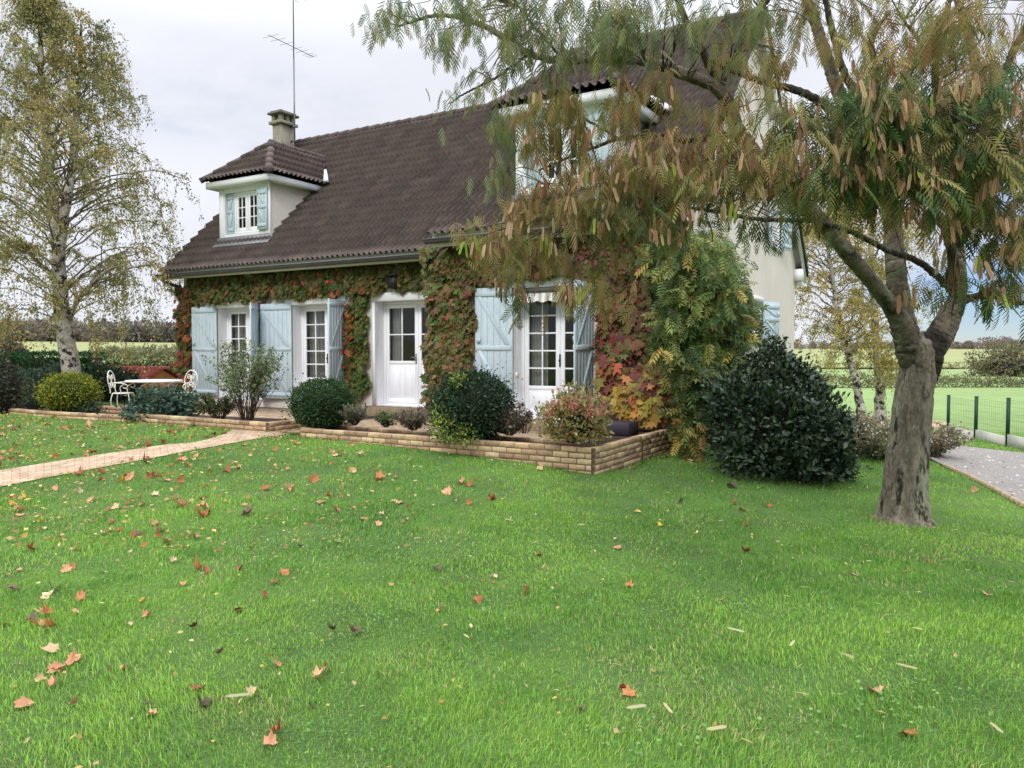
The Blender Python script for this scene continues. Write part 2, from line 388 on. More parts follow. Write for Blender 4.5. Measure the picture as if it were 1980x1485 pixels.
def paver_mat(name, c1, c2, mort, bw=.22, bh=.11, coord='UV'):
    m = mat(name, c1, .9, bump=None); nt = m.node_tree; N = nt.nodes; L = nt.links; b = N['Principled BSDF']
    tc = N.new('ShaderNodeTexCoord'); br = N.new('ShaderNodeTexBrick'); L.new(tc.outputs[coord], br.inputs[0])
    br.inputs['Color1'].default_value = (*c1, 1); br.inputs['Color2'].default_value = (*c2, 1); br.inputs['Mortar'].default_value = (*mort, 1)
    br.inputs['Scale'].default_value = 1; br.inputs['Mortar Size'].default_value = .006; br.inputs['Brick Width'].default_value = bw; br.inputs['Row Height'].default_value = bh
    nz = N.new('ShaderNodeTexNoise'); nz.inputs['Scale'].default_value = 5; nz.inputs['Detail'].default_value = 6; L.new(tc.outputs['Object'], nz.inputs['Vector'])
    mr = N.new('ShaderNodeMapRange'); mr.inputs[1].default_value = .3; mr.inputs[2].default_value = .7; mr.inputs[3].default_value = .72; mr.inputs[4].default_value = 1.15; L.new(nz.outputs['Fac'], mr.inputs[0])
    v = N.new('ShaderNodeVectorMath'); v.operation = 'SCALE'; L.new(br.outputs['Color'], v.inputs[0]); L.new(mr.outputs[0], v.inputs['Scale']); L.new(v.outputs[0], b.inputs['Base Color'])
    bp = N.new('ShaderNodeBump'); bp.inputs['Strength'].default_value = .6; bp.inputs['Distance'].default_value = .006; bp.invert = True; L.new(br.outputs['Fac'], bp.inputs['Height']); L.new(bp.outputs[0], b.inputs['Normal'])
    return m
M_paver = paver_mat('path_paver', srgb(196, 172, 144), srgb(176, 150, 124), srgb(132, 116, 94), .2, .1)
up = [G(0, 911), G(150, 887), G(300, 864), G(421, 845), G(543, 827)]
dn = [G(0, 943), G(150, 914), G(300, 886), G(451, 858), G(576, 839)]
ext = lambda e: [A(*(e[0] + (e[0] - e[1]) * 1.6))] + e
xe = [l2w(-5.95, -2.62), l2w(-5.06, -2.62)]
po, PATH = strip('path', ext(up) + [A(*xe[0], 0)], ext(dn) + [A(*xe[1], 0)], M_paver); tag(po, kind='structure')
_w = (.05 + .035 * np.sin(np.arange(60) * 1.9) + .02 * np.sin(np.arange(60) * 4.3))[:, None]
PATH_POLY = np.concatenate([PATH[:, 0, :2] * (1 - _w) + PATH[:, -1, :2] * _w, (PATH[:, -1, :2] * (1 - _w) + PATH[:, 0, :2] * _w)[::-1]])

# gravel drive with a thin timber edging
M_gravel = mat('drive_gravel', srgb(158, 153, 147), .95, noise=[(1.1, .85, 1.1), (45, .55, 1.35), (150, .7, 1.25)], bump=(110, 1, .02), var2=[(srgb(138, 116, 96), 9, .6, .74)])
GR = np.array([(7.1, 12.7), (6.75, 11.2), (6.15, 9.25), (5.6, 7), (5.2, 4.5), (5, 1), (26, 1), (26, 14.8), (13, 15.0), (10.6, 15.6), (9.6, 16.4), (8.6, 16.6), (7.6, 14.4)], float)
def poly_sheet(name, poly, mat_, lift, step=.35):
    import mathutils
    bm = __import__('bmesh').new()
    vs = [bm.verts.new((x, y, 0)) for x, y in poly]; bm.faces.new(vs)
    lo, hi = poly.min(0), poly.max(0)
    for ax in (0, 1):
        for c in np.arange(lo[ax] + step, hi[ax], step * (1 if hi[ax] - lo[ax] < 12 else 2)):
            p = [0, 0, 0]; p[ax] = c; nn = [0, 0, 0]; nn[ax] = 1
            __import__('bmesh').ops.bisect_plane(bm, geom=bm.verts[:] + bm.edges[:] + bm.faces[:], plane_co=p, plane_no=nn)
    for v in bm.verts: v.co.z = float(ground(v.co.x, v.co.y)) + lift
    me = bpy.data.meshes.new(name); bm.to_mesh(me); bm.free(); me.materials.append(mat_)
    o = bpy.data.objects.new(name, me); COL.objects.link(o); return o
tag(poly_sheet('driveway', GR, M_gravel, .03), kind='structure')
ac = Acc(); ep = spline(np.array([[x, y, 0] for x, y in GR[:6]]), 60)
ep[:, 2] = ground(ep[:, 0], ep[:, 1]) + .02
for i in range(59):
    d = unit(ep[i + 1] - ep[i]); n_ = A(-d[1], d[0], 0) * .02
    V = [p + q + A(0, 0, z) for p in (ep[i], ep[i + 1]) for q in (-n_, n_) for z in (-.05, .035)]
    ac.add(V, np.array([[0, 1, 3, 2], [4, 6, 7, 5], [0, 4, 5, 1], [2, 3, 7, 6], [0, 2, 6, 4], [1, 5, 7, 3]]))
tag(ac.build('kerb', mat('edging_timber', srgb(178, 158, 128), .9, noise=(8, .7, 1.2))), kind='structure')
ac = Acc()
g_ = np.random.default_rng(3); n = 2600
px = g_.uniform(5.2, 14, n); py = g_.uniform(5, 16, n)
def inpoly(x, y, poly):
    x = np.asarray(x); y = np.asarray(y); r = np.zeros(x.shape, bool); k = len(poly)
    for i in range(k):
        x1, y1 = poly[i]; x2, y2 = poly[(i + 1) % k]
        c = ((y1 > y) != (y2 > y)) & (x < (x2 - x1) * (y - y1) / (y2 - y1 + 1e-12) + x1); r ^= c
    return r
k = inpoly(px, py, GR); px, py = px[k], py[k]; n = len(px)
STONE = (A([0, 0, .6], [1, 0, 0], [.3, .9, 0], [-.8, .5, 0], [-.7, -.6, 0], [.4, -.9, 0]), [[[0, 1, 2], [0, 2, 3], [0, 3, 4], [0, 4, 5], [0, 5, 1]]])
ac.inst(STONE, np.c_[px, py, ground(px, py) + .03], np.stack([basis(np.c_[np.cos(a), np.sin(a), 0 * a], np.tile(A(0, 0, 1), (n, 1))) for a in [g_.uniform(0, 6.3, n)]])[0], g_.uniform(.01, .028, n), palette([(176, 168, 160), (148, 138, 130), (196, 188, 178), (120, 92, 70)], n))
tag(ac.build('gravel', mat('gravel_stone', tint=True, rough=.9)), kind='stuff')

# ------------------------------------------------------------------ the house (house frame: x to the right along the front, y to the back)
ZF = EYE - 1.17                # floor level
LW, LT, PJ = 4.42, 13.77, 1.26 # wing length, whole length, how far the wing steps forward
D = 9.53                       # depth at the wing
zw = lambda y: EYE + 2.13 + .94 * (y + .45)     # wing roof plane
zm = lambda y: EYE + 2.066 + .94 * (y - .81)    # main roof plane
YW, YM = 4.72, 5.37            # ridges
house = thing('house', 'cream rendered house with brown tiled roof, two dormers, pale blue shutters and climbing plants', 'house', (OX, OY, 0), YAW)
FrontM = lambda y0: (lambda V: np.c_[V[:, 0], y0 - V[:, 1], V[:, 2]])     # (along, outward, up)
GableM = lambda V: np.c_[V[:, 1], V[:, 0], V[:, 2]]
def wall_holes(ac, M, s0, s1, z0, z1, holes):
    S = sorted({s0, s1, *[h[0] for h in holes], *[h[1] for h in holes]}); Z = sorted({z0, z1, *[h[2] for h in holes], *[h[3] for h in holes]})
    for a, b in zip(S, S[1:]):
        for c, d in zip(Z, Z[1:]):
            mx, mz = (a + b) / 2, (c + d) / 2
            if any(h[0] < mx < h[1] and h[2] < mz < h[3] for h in holes): continue
            ac.add(M(A([a, 0, c], [b, 0, c], [b, 0, d], [a, 0, d])), [[0, 1, 2, 3]])
def reveal(ac, M, h, dep, floor=True):
    a, b, c, d = h; e = .004
    for q in ([[a, e, c], [a, -dep, c], [a, -dep, d], [a, e, d]], [[b, e, c], [b, e, d], [b, -dep, d], [b, -dep, c]], [[a, e, d], [a, -dep, d], [b, -dep, d], [b, e, d]]):
        ac.add(M(A(*q)), [[0, 1, 2, 3]])
    if floor: ac.add(M(A([a, e, c], [b, e, c], [b, -dep, c], [a, -dep, c])), [[0, 1, 2, 3]])
ZT, ZB = EYE + 1.10, ZF        # top and foot of the ground-floor openings
H_front = [(-12.44, -10.88, ZB, ZT), (-9.80, -8.13, ZB, ZT), (-7.26, -5.80, ZB, ZT)]
H_wing = [(-3.0, -1.44, ZB, ZT)]
H_gab = [(4.45, 5.72, EYE + .25, EYE + 1.10), (6.35, 7.5, EYE + 2.46, EYE + 3.35)]
base = EYE - 2.3
ac = Acc()
wall_holes(ac, FrontM(PJ), -LT, -LW, base, EYE + 2.35, H_front)
wall_holes(ac, FrontM(0), -LW, 0, base, EYE + 2.35, H_wing)
ac.add(A([-LW, 0, base], [-LW, PJ, base], [-LW, PJ, EYE + 2.5], [-LW, 0, EYE + 2.5]), [[0, 1, 2, 3]])
wall_holes(ac, GableM, 0, D, base, EYE + 2.35, [H_gab[0]])
ze = EYE + 2.35
S = [0, H_gab[1][0], H_gab[1][1], D]
zr = lambda y: np.minimum(zw(y), zw(2 * YW - y)) - .12
for a, b in ((0, YW), (YW, H_gab[1][0]), (H_gab[1][1], D)):
    ac.add(GableM(A([a, 0, ze], [b, 0, ze], [b, 0, max(ze, zr(b))], [a, 0, max(ze, zr(a))])), [[0, 1, 2, 3]])
a, b = S[1], S[2]
ac.add(GableM(A([a, 0, ze], [b, 0, ze], [b, 0, H_gab[1][2]], [a, 0, H_gab[1][2]])), [[0, 1, 2, 3]])
ac.add(GableM(A([a, 0, H_gab[1][3]], [b, 0, H_gab[1][3]], [b, 0, zr(b)], [a, 0, zr(a)])), [[0, 1, 2, 3]])
# back wall, left gable, cheek between the two roofs
ac.add(A([0, D, base], [-LT, D, base], [-LT, D, EYE + 2.2], [0, D, EYE + 2.2]), [[0, 1, 2, 3]])
ac.add(A([-LT, PJ, base], [-LT, D, base], [-LT, D, EYE + 2.2], [-LT, YM, zm(YM) - .1], [-LT, PJ, EYE + 2.3]), [[0, 1, 2, 3, 4]])
ac.add(A([-LW, -.2, zw(-.2) - .1], [-LW, YW, zw(YW) - .1], [-LW, D, EYE + 2.2], [-LW, .9, EYE + 2.0]), [[0, 1, 2, 3]])
ac.build('wall', M_wall, house)
for h, Mm, dd in [(h, FrontM(PJ), .33) for h in H_front] + [(h, FrontM(0), .33) for h in H_wing] + [(h, GableM, .25) for h in H_gab]:
    ac = Acc(); reveal(ac, Mm, h, dd); ac.build('reveal', M_white, house)
ac = Acc()
for z in (ZF - .005, EYE + 1.4):
    for x0_, x1_, y0_ in ((-LT, -LW, PJ + .02), (-LW, -.02, .02)): ac.add(A([x0_, y0_, z], [x1_, y0_, z], [x1_, D, z], [x0_, D, z]), [[0, 1, 2, 3]])
ac.add(A([-LT, 4.8, ZF], [0, 4.8, ZF], [0, 4.8, EYE + 1.4], [-LT, 4.8, EYE + 1.4]), [[0, 1, 2, 3]])
ac.build('interior', M_inside, house)
# lintels: white painted, a little proud and wider than the openings
for y0, (a, b, ll, rr) in ((PJ, (-12.44, -10.88, .23, .06)), (PJ, (-9.80, -8.13, .22, .02)), (PJ, (-7.26, -5.80, .1, .1)), (0, (-3.0, -1.44, .05, .0))):
    ac = Acc(); ac.box((a - ll, .0, ZT + .003), (b + rr, .055, EYE + 1.29), M=FrontM(y0)); ac.build('lintel', M_white, house, bevel=.008)
ac = Acc(); ac.box((4.35, 0, EYE + 1.103), (5.8, .05, EYE + 1.2), M=GableM); ac.build('lintel', M_white, house)
for h in H_gab:
    ac = Acc(); ac.box((h[0] - .06, -.2, h[2] - .06), (h[1] + .06, .06, h[2] - .002), M=GableM); ac.build('window_sill', M_white, house)
# door jamb boards
for a, b in ((-7.34, -7.263), (-5.797, -5.72)):
    ac = Acc(); ac.box((a, 0, ZB - .12), (b, .05, ZT), M=FrontM(PJ)); ac.build('door_jamb', M_white, house)
# steps at the doors
for y0, a, b in ((PJ, -7.4, -5.7), (0, -3.1, -1.35)):
    ac = Acc(); ac.box((a, .02, ZB - .35), (b, .42, ZB - .012), M=FrontM(y0)); ac.build('doorstep', M_paver, house, bevel=.01)

def french(name, M, a, b, z0, z1, n0, leaves=2, cols=2, rows=5, panel=.42, fw=.055, split=.5, handle=True, door=False):
    """a glazed frame: outer frame, leaves, glazing bars, a solid lower panel; panes and handle are its pieces"""
    ac = Acc(); gl = Acc(); B = lambda s0, s1, q0, q1, c, d: ac.box((s0, n0 + q0, c), (s1, n0 + q1, d), M=M)
    B(a, a + fw, 0, .07, z0, z1); B(b - fw, b, 0, .07, z0, z1); B(a + fw, b - fw, 0, .07, z1 - fw, z1); B(a + fw, b - fw, 0, .07, z0, z0 + .04)
    xs = [a + fw + .002, a + fw + (b - a - 2 * fw) * split, b - fw - .002] if leaves == 2 else [a + fw + .002, b - fw - .002]
    for li, (p, q) in enumerate(zip(xs, xs[1:])):
        p += .003; q -= .003; st = .085; c0, c1 = z0 + .045, z1 - fw - .004
        B(p, p + st, .012, .062, c0, c1); B(q - st, q, .012, .062, c0, c1); B(p + st, q - st, .012, .062, c1 - .08, c1); B(p + st, q - st, .012, .062, c0, c0 + .1)
        g0 = c0 + .1
        if panel:
            B(p + st, q - st, .022, .05, c0 + .1, c0 + panel); B(p + st, q - st, .012, .062, c0 + panel, c0 + panel + .07)
            k = 2 if (q - p) > .8 and door else 1
            w = (q - p - 2 * st) / k
            for i in range(k):
                s0, s1 = p + st + i * w + .05, p + st + (i + 1) * w - .05
                B(s0, s1, .05, .056, c0 + .16, c0 + panel - .05)
                B(s0 + .03, s1 - .03, .056, .063, c0 + .19, c0 + panel - .08)
            g0 = c0 + panel + .07
        g1 = c1 - .08; cc = cols if not (door and li == 1) else 1
        for i in range(1, cc):
            x = p + st + (q - p - 2 * st) * i / cc; B(x - .014, x + .014, .018, .056, g0, g1)
        for j in range(1, rows):
            z = g0 + (g1 - g0) * j / rows; B(p + st, q - st, .02, .054, z - .014, z + .014)
        gl.add(M(A([p + st, n0 + .036, g0], [q - st, n0 + .036, g0], [q - st, n0 + .036, g1], [p + st, n0 + .036, g1])), [[0, 1, 2, 3]])
    o = ac.build(name, M_frame, house, bevel=.004); gl.build('pane', M_glass, o)
    if handle:
        h = Acc(); x = xs[1] if leaves == 2 else xs[0] + .06; zc = z0 + (1.02 if z1 - z0 > 1.5 else .45)
        if door: x -= .05
        h.box((x - .014, n0 + .063, zc - .11), (x + .014, n0 + .075, zc + .11), M=M)
        if door: h.box((x - .13, n0 + .1, zc + .02), (x + .012, n0 + .118, zc + .042), M=M); h.box((x - .01, n0 + .075, zc + .02), (x + .01, n0 + .1, zc + .042), M=M)
        else: h.box((x - .012, n0 + .075, zc - .02), (x + .012, n0 + .1, zc + .02), M=M)
        h.build('handle', M_steel if door else M_dark, o)
    return o
for h in H_front[:2]: french('french_window', FrontM(PJ), h[0], h[1], h[2], h[3], -.33, rows=5, panel=.45)
french('french_window', FrontM(0), *H_wing[0], -.33, rows=5, panel=.45)
french('front_door', FrontM(PJ), *H_front[2], -.33, rows=2, panel=.86, split=.66, door=True)
for h in H_gab: french('window', GableM, h[0], h[1], h[2], h[3], -.25, rows=3, panel=0)

def shutter(hx, y0, w, z0, z1, ang, side, M2=None):
    """ledged and braced board shutter hung at hx; ang: 0 closed, 90 standing out, 180 flat on the wall. side -1: left leaf"""
    ac = Acc(); nb = max(3, round(w / .125)); bw = w / nb; sg = -side        # closed leaf runs towards the opening
    for i in range(nb): ac.box((sg * (i * bw + .002), -.014, 0), (sg * ((i + 1) * bw - .002), .014, z1 - z0))
    h = z1 - z0
    bars = [.06, h * .505, h - .15]
    for n0, n1 in ((.0145, .034), (-.034, -.0145)):
        for q in bars: ac.box((sg * .02, n0, q), (sg * (w - .02), n1, q + .085))
        for q0, q1 in ((bars[0] + .088, bars[1] - .003), (bars[1] + .088, bars[2] - .003)):
            xa, xb = (sg * .05, sg * (w - .05)) if side > 0 else (sg * (w - .05), sg * .05); t = sg * .085 * (1 if side > 0 else -1)
            if True:
                V = A([xb - t, n0 + .002, q0], [xb, n0 + .002, q0], [xa + t, n0 + .002, q1], [xa, n0 + .002, q1], [xb - t, n1 - .003, q0], [xb, n1 - .003, q0], [xa + t, n1 - .003, q1], [xa, n1 - .003, q1])
                if q0 > bars[1]: pass
                ac.add(V, np.array([[0, 1, 2, 3], [4, 7, 6, 5], [0, 4, 5, 1], [1, 5, 6, 2], [2, 6, 7, 3], [3, 7, 4, 0]]))
    o = ac.build('shutter', M_blue, house, bevel=.003)
    for q in (h * .25, h - .1):
        hd = Acc(); hd.box((sg * -.02, -.042, q - .02), (sg * .10, -.0345, q + .02)); hd.build('hinge', M_blue, o)
    hd = Acc(); hd.box((sg * (w - .12), .0345, h * .52 + .1), (sg * (w - .05), .05, h * .52 + .19)); hd.build('latch', M_blue, o)
    a = radians(ang) * (-1 if side < 0 else 1)
    if M2 is None: o.location = (hx, y0 - .05, z0); o.rotation_euler = (0, 0, a if side > 0 else a)
    else: o.location = M2[0]; o.rotation_euler = (0, 0, M2[1] + a)
    return o
zs0, zs1 = ZB + .06, EYE + 1.15
for hx, y0, w, ang, side in ((-12.44, PJ, .85, 174, -1), (-10.88, PJ, .76, 123, 1), (-9.80, PJ, .93, 173, -1), (-8.13, PJ, .80, 107, 1), (-3.0, 0, .75, 174, -1), (-1.44, 0, .75, 91, 1)):
    shutter(hx, y0, w, zs0, zs1, ang, side)
# gable shutters: leaf frame turned by 90 degrees
for y, z0, z1, w, ang, side in ((4.45, EYE + .25, EYE + 1.12, .62, 172, -1), (5.72, EYE + .25, EYE + 1.12, .62, 160, 1), (6.35, EYE + 2.46, EYE + 3.35, .5, 170, -1), (7.5, EYE + 2.46, EYE + 3.35, .5, 165, 1)):
    shutter(0, 0, w, z0, z1, ang, side, ((.05, y, z0), pi / 2))

# roof -----------------------------------------------------------------
TILEC = [(92, 80, 75), (88, 77, 73), (95, 83, 78), (87, 77, 74)]
def tiles(ac, O, ac_dir, dn, nrm, W_, Ls, lo=None, hi=None, col=TILEC, rh=.335, cw=.30, seed=1, phase=0):
    """rows of double-roman tiles; lo(s), hi(s): limits along the row at distance s below the top edge"""
    g = np.random.default_rng(seed); nr = max(1, int(math.ceil(Ls / rh))); ns = int(W_ / .15 * 8) + 1
    a = np.linspace(0, W_, ns); C0 = np.array([srgb(*c) for c in col])
    xx = ((a + phase) / .15) % 1 - .5; prof = .062 * np.sqrt(np.clip(1 - (xx / .27) ** 2, 0, 1))
    lines, cols = [], []
    tid = np.floor((a + phase) / cw).astype(int); nt_ = tid.max() + 2
    for r in range(nr):
        s0 = Ls - (nr - r) * rh; s1 = s0 + rh; s0 = max(s0, 0)
        cc = C0[g.integers(0, len(C0), nt_)] * (1 + .07 * g.normal(size=(nt_, 1))); off = g.normal(size=nt_) * .003
        for s, h in ((s0, -.015), (s1, .06)):
            aa = np.clip(a, lo(s) if lo else 0, hi(s) if hi else W_)
            lines.append(O + aa[:, None] * ac_dir + s * dn + (prof + h + off[tid])[:, None] * nrm); cols.append(cc[tid])
    V = np.concatenate(lines); C = np.clip(np.concatenate(cols), .01, 1); m = len(lines)
    i = np.arange(m - 1)[:, None] * ns; j = np.arange(ns - 1)[None]
    ac.add(V, np.stack([i + j, i + ns + j, i + ns + j + 1, i + j + 1], -1).reshape(-1, 4), C)
def ridge_caps(ac, p0, p1, r=.11, seed=0, col=TILEC):
    g = np.random.default_rng(seed); p0 = A(*p0); p1 = A(*p1); L_ = np.linalg.norm(p1 - p0); n = max(2, int(L_ / .38)); d = (p1 - p0) / n
    side = unit(np.cross(d, A(0, 0, 1))); up_ = unit(np.cross(side, d)); an = np.linspace(-.12 * pi, 1.12 * pi, 9)
    for k in range(n):
        V = []
        for t, q in ((0, r * .92), (1.12, r * 1.06)):
            for x in an: V.append(p0 + d * (k + t) + side * q * math.cos(x) + up_ * (q * math.sin(x) * .85 + .012 * t))
        V = np.array(V); Q = [[i, i + 1, i + 10, i + 9] for i in range(8)]
        ac.add(V, [Q, [list(range(9, 18))], [list(range(9))[::-1]]], np.clip(srgb(*col[g.integers(len(col))]) * (1 + .15 * g.normal()), .01, 1))
Xd = A(1, 0, 0); q = 1 / math.hypot(1, .94); dnF = A(0, -q, -.94 * q); nF = A(0, -.94 * q, q); dnB = A(0, q, -.94 * q); nB = A(0, .94 * q, q)
ac = Acc()
tiles(ac, A(-LT - .3, YM, zm(YM)), Xd, dnF, nF, LT + .3 - LW + .2, (YM - .76) / q, seed=1)
tiles(ac, A(-LT - .3, YM, zm(YM)), Xd, dnB, nB, LT + .3 - LW + .2, (YM - .76) / q, seed=2)
tiles(ac, A(-LW - .1, YW, zw(YW)), Xd, dnF, nF, LW + .1 + .26, (YW + .5) / q, seed=3, phase=.02)
tiles(ac, A(-LW - .1, YW, zw(YW)), Xd, dnB, nB, LW + .1 + .26, (YW + .5) / q, seed=4)
ridge_caps(ac, (-LT - .3, YM, zm(YM) + .02), (-LW - .1, YM, zm(YM) + .02), seed=5)
ridge_caps(ac, (.28, YW, zw(YW) + .02), (-LW - .1, YW, zw(YW) + .02), seed=6)
roof = ac.build('roof', M_tile, house)
def slab(ac, x0, x1, ya, za, yb, zb, t, drop=.03):
    V = [(x, y, z - drop - k) for x in (x0, x1) for (y, z) in ((ya, za), (yb, zb)) for k in (0, t)]
    ac.add(A(*V), np.array([[0, 1, 3, 2], [4, 6, 7, 5], [0, 4, 5, 1], [2, 3, 7, 6], [0, 2, 6, 4], [1, 5, 7, 3]]))
ac = Acc()      # boarded underside and verges
slab(ac, -LT - .28, -LW, .84, zm(.84), YM, zm(YM), .05); slab(ac, -LT - .28, -LW, YM, zm(YM), 2 * YM - .84, zm(.84), .05)
slab(ac, -LW - .06, .22, -.42, zw(-.42), YW, zw(YW), .05); slab(ac, -LW - .06, .22, YW, zw(YW), 2 * YW + .42, zw(-.42), .05)
ac.build('soffit', M_soffit, roof)
ac = Acc()      # pale barge boards and the eaves corbels of the right gable
slab(ac, .17, .225, YW, zw(YW), 2 * YW + .42, zw(-.42), .19, .082); slab(ac, .17, .225, -.42, zw(-.42), YW, zw(YW), .14, .082)
for yb in (9.62, 6.42):
    z0 = float(zw(2 * YW - yb)); ac.box((.005, yb - .28, z0 - .52), (.20, yb + .16, z0 - .22)); ac.box((.005, yb - .1, z0 - .62), (.14, yb + .12, z0 - .523))
ac.build('bargeboard', M_white, roof)
ac = Acc(); slab(ac, .228, .275, YW, zw(YW), 2 * YW + .47, zw(-.47), .13, -.015); slab(ac, .228, .27, -.47, zw(-.47), YW, zw(YW), .06, -.015)
ac.build('verge_trim', mat('verge_slate', srgb(62, 56, 54), .8), roof)
def gutter(x0, x1, y, z, r=.075):
    ac = Acc(); an = np.linspace(pi, 2 * pi, 9); n = 2
    V = []
    for x in (x0, x1):
        for rr in (r, r - .012):
            for a_ in an: V.append((x, y + rr * cos(a_), z + rr * sin(a_)))
    Q = [[i, i + 1, 18 + i + 1, 18 + i] for i in range(8)] + [[9 + i + 1, 9 + i, 27 + i, 27 + i + 1] for i in range(8)] + [[0, 9, 27, 18], [8, 26, 35, 17]]
    ac.add(A(*V), [Q, [list(range(9))], [list(range(18, 27))[::-1]]])
    ac.tube(A([x0, y - r, z], [x1, y - r, z]), .011, 6)
    for x in np.arange(x0 + .3, x1, .7): ac.box((x - .012, y - r - .004, z - r * .6), (x + .012, y + r + .05, z - r * .6 + .012))
    return ac
ac = gutter(-LT - .32, -LW - .02, .735, EYE + 1.975); g1 = ac.build('gutter', M_gutter, house)
ac = gutter(-LW - .14, .25, -.53, EYE + 2.03); ac.build('gutter', M_gutter, house)
ac = Acc(); ac.box((-LT - .28, .825, EYE + 1.86), (-LW - .05, .85, EYE + 2.03)); ac.build('fascia', M_soffit, house)
ac = Acc(); ac.box((-LT - .28, .852, EYE + 1.93), (-LW - .01, PJ, EYE + 1.95)); ac.build('eave_board', M_eave, house)
ac = Acc(); ac.box((-LW - .06, -.44, EYE + 1.90), (.22, -.415, EYE + 2.09)); ac.build('fascia', M_soffit, house)
ac = Acc(); ac.box((-LW - .06, -.413, EYE + 1.96), (.22, -.003, EYE + 1.98)); ac.build('eave_board', M_eave, house)
ac = Acc(); ac.tube(spline(A([-LT - .12, .74, EYE + 1.91], [-LT - .12, .78, EYE + 1.80], [-LT - .06, 1.12, EYE + 1.70], [-LT - .02, 1.17, EYE + 1.60], [-LT - .02, 1.17, EYE + .3], [-LT - .02, 1.17, EYE - 1.35]), 40), .045, 10)
ac.build('downpipe', M_gutter, house, smooth=True)

# chimney and aerial
cx0, cx1, cy0, cy1 = -13.77, -13.41, 4.34, 4.86; zc = float(zm(4.2))
ac = Acc(); ac.box((cx0, cy0, zc - .6), (cx1, cy1, EYE + 6.660)); ac.box((cx0 - .08, cy0 - .08, EYE + 6.662), (cx1 + .08, cy1 + .08, EYE + 6.750))
for x in (cx0 - .02, cx1 - .1):
    for y in (cy0 - .02, (cy0 + cy1) / 2 - .06, cy1 - .1): ac.box((x, y, EYE + 6.752), (x + .12, y + .12, EYE + 6.940))
chim = ac.build('chimney', M_conc, roof, bevel=.01)
ac = Acc(); ac.box((cx0 - .1, cy0 - .1, EYE + 6.942), (cx1 + .1, cy1 + .1, EYE + 7.000)); ac.box((cx0 - .04, cy0 - .04, EYE + 7.002), (cx1 + .04, cy1 + .04, EYE + 7.050)); ac.build('chimney_cap', mat('chimney_slab', srgb(108, 104, 98), .95, noise=(5, .7, 1.2)), roof)
ac = Acc(); ax, ay = -13.26, 4.72
ac.tube(A([ax, ay, EYE + 5.6], [ax, ay, EYE + 8.6]), .024, 8); ac.tube(A([ax, ay, EYE + 8.6], [ax + .01, ay, EYE + 12.2]), .017, 8)
ac.box((cx1, ay - .02, EYE + 6.62), (ax + .03, ay + .02, EYE + 6.66)); ac.box((cx1, ay - .02, EYE + 6.2), (ax + .03, ay + .02, EYE + 6.24))
bd = unit(A(-.05, 1., 0)); ed = A(-bd[1], bd[0], 0); bz = EYE + 8.93
ac.tube(A(A(ax, ay, bz) - bd * 1.0, A(ax, ay, bz) + bd * .85), .010, 6)
for t, l in ((-.9, .3), (-.62, .28), (-.3, .26), (.1, .24), (.35, .22), (.6, .2), (.72, .19), (.82, .18)):
    c = A(ax, ay, bz) + bd * t; ac.tube(A(c - ed * l, c + ed * l), .005, 5)
c = A(ax, ay, EYE + 10.35)
ac.tube(A(c - ed * .42, c + ed * .1), .012, 6)
for t in (-.4, -.2, .05): ac.tube(A(c + ed * t - bd * .3, c + ed * t + bd * .3), .006, 5)
ac.build('aerial', M_steel, house)

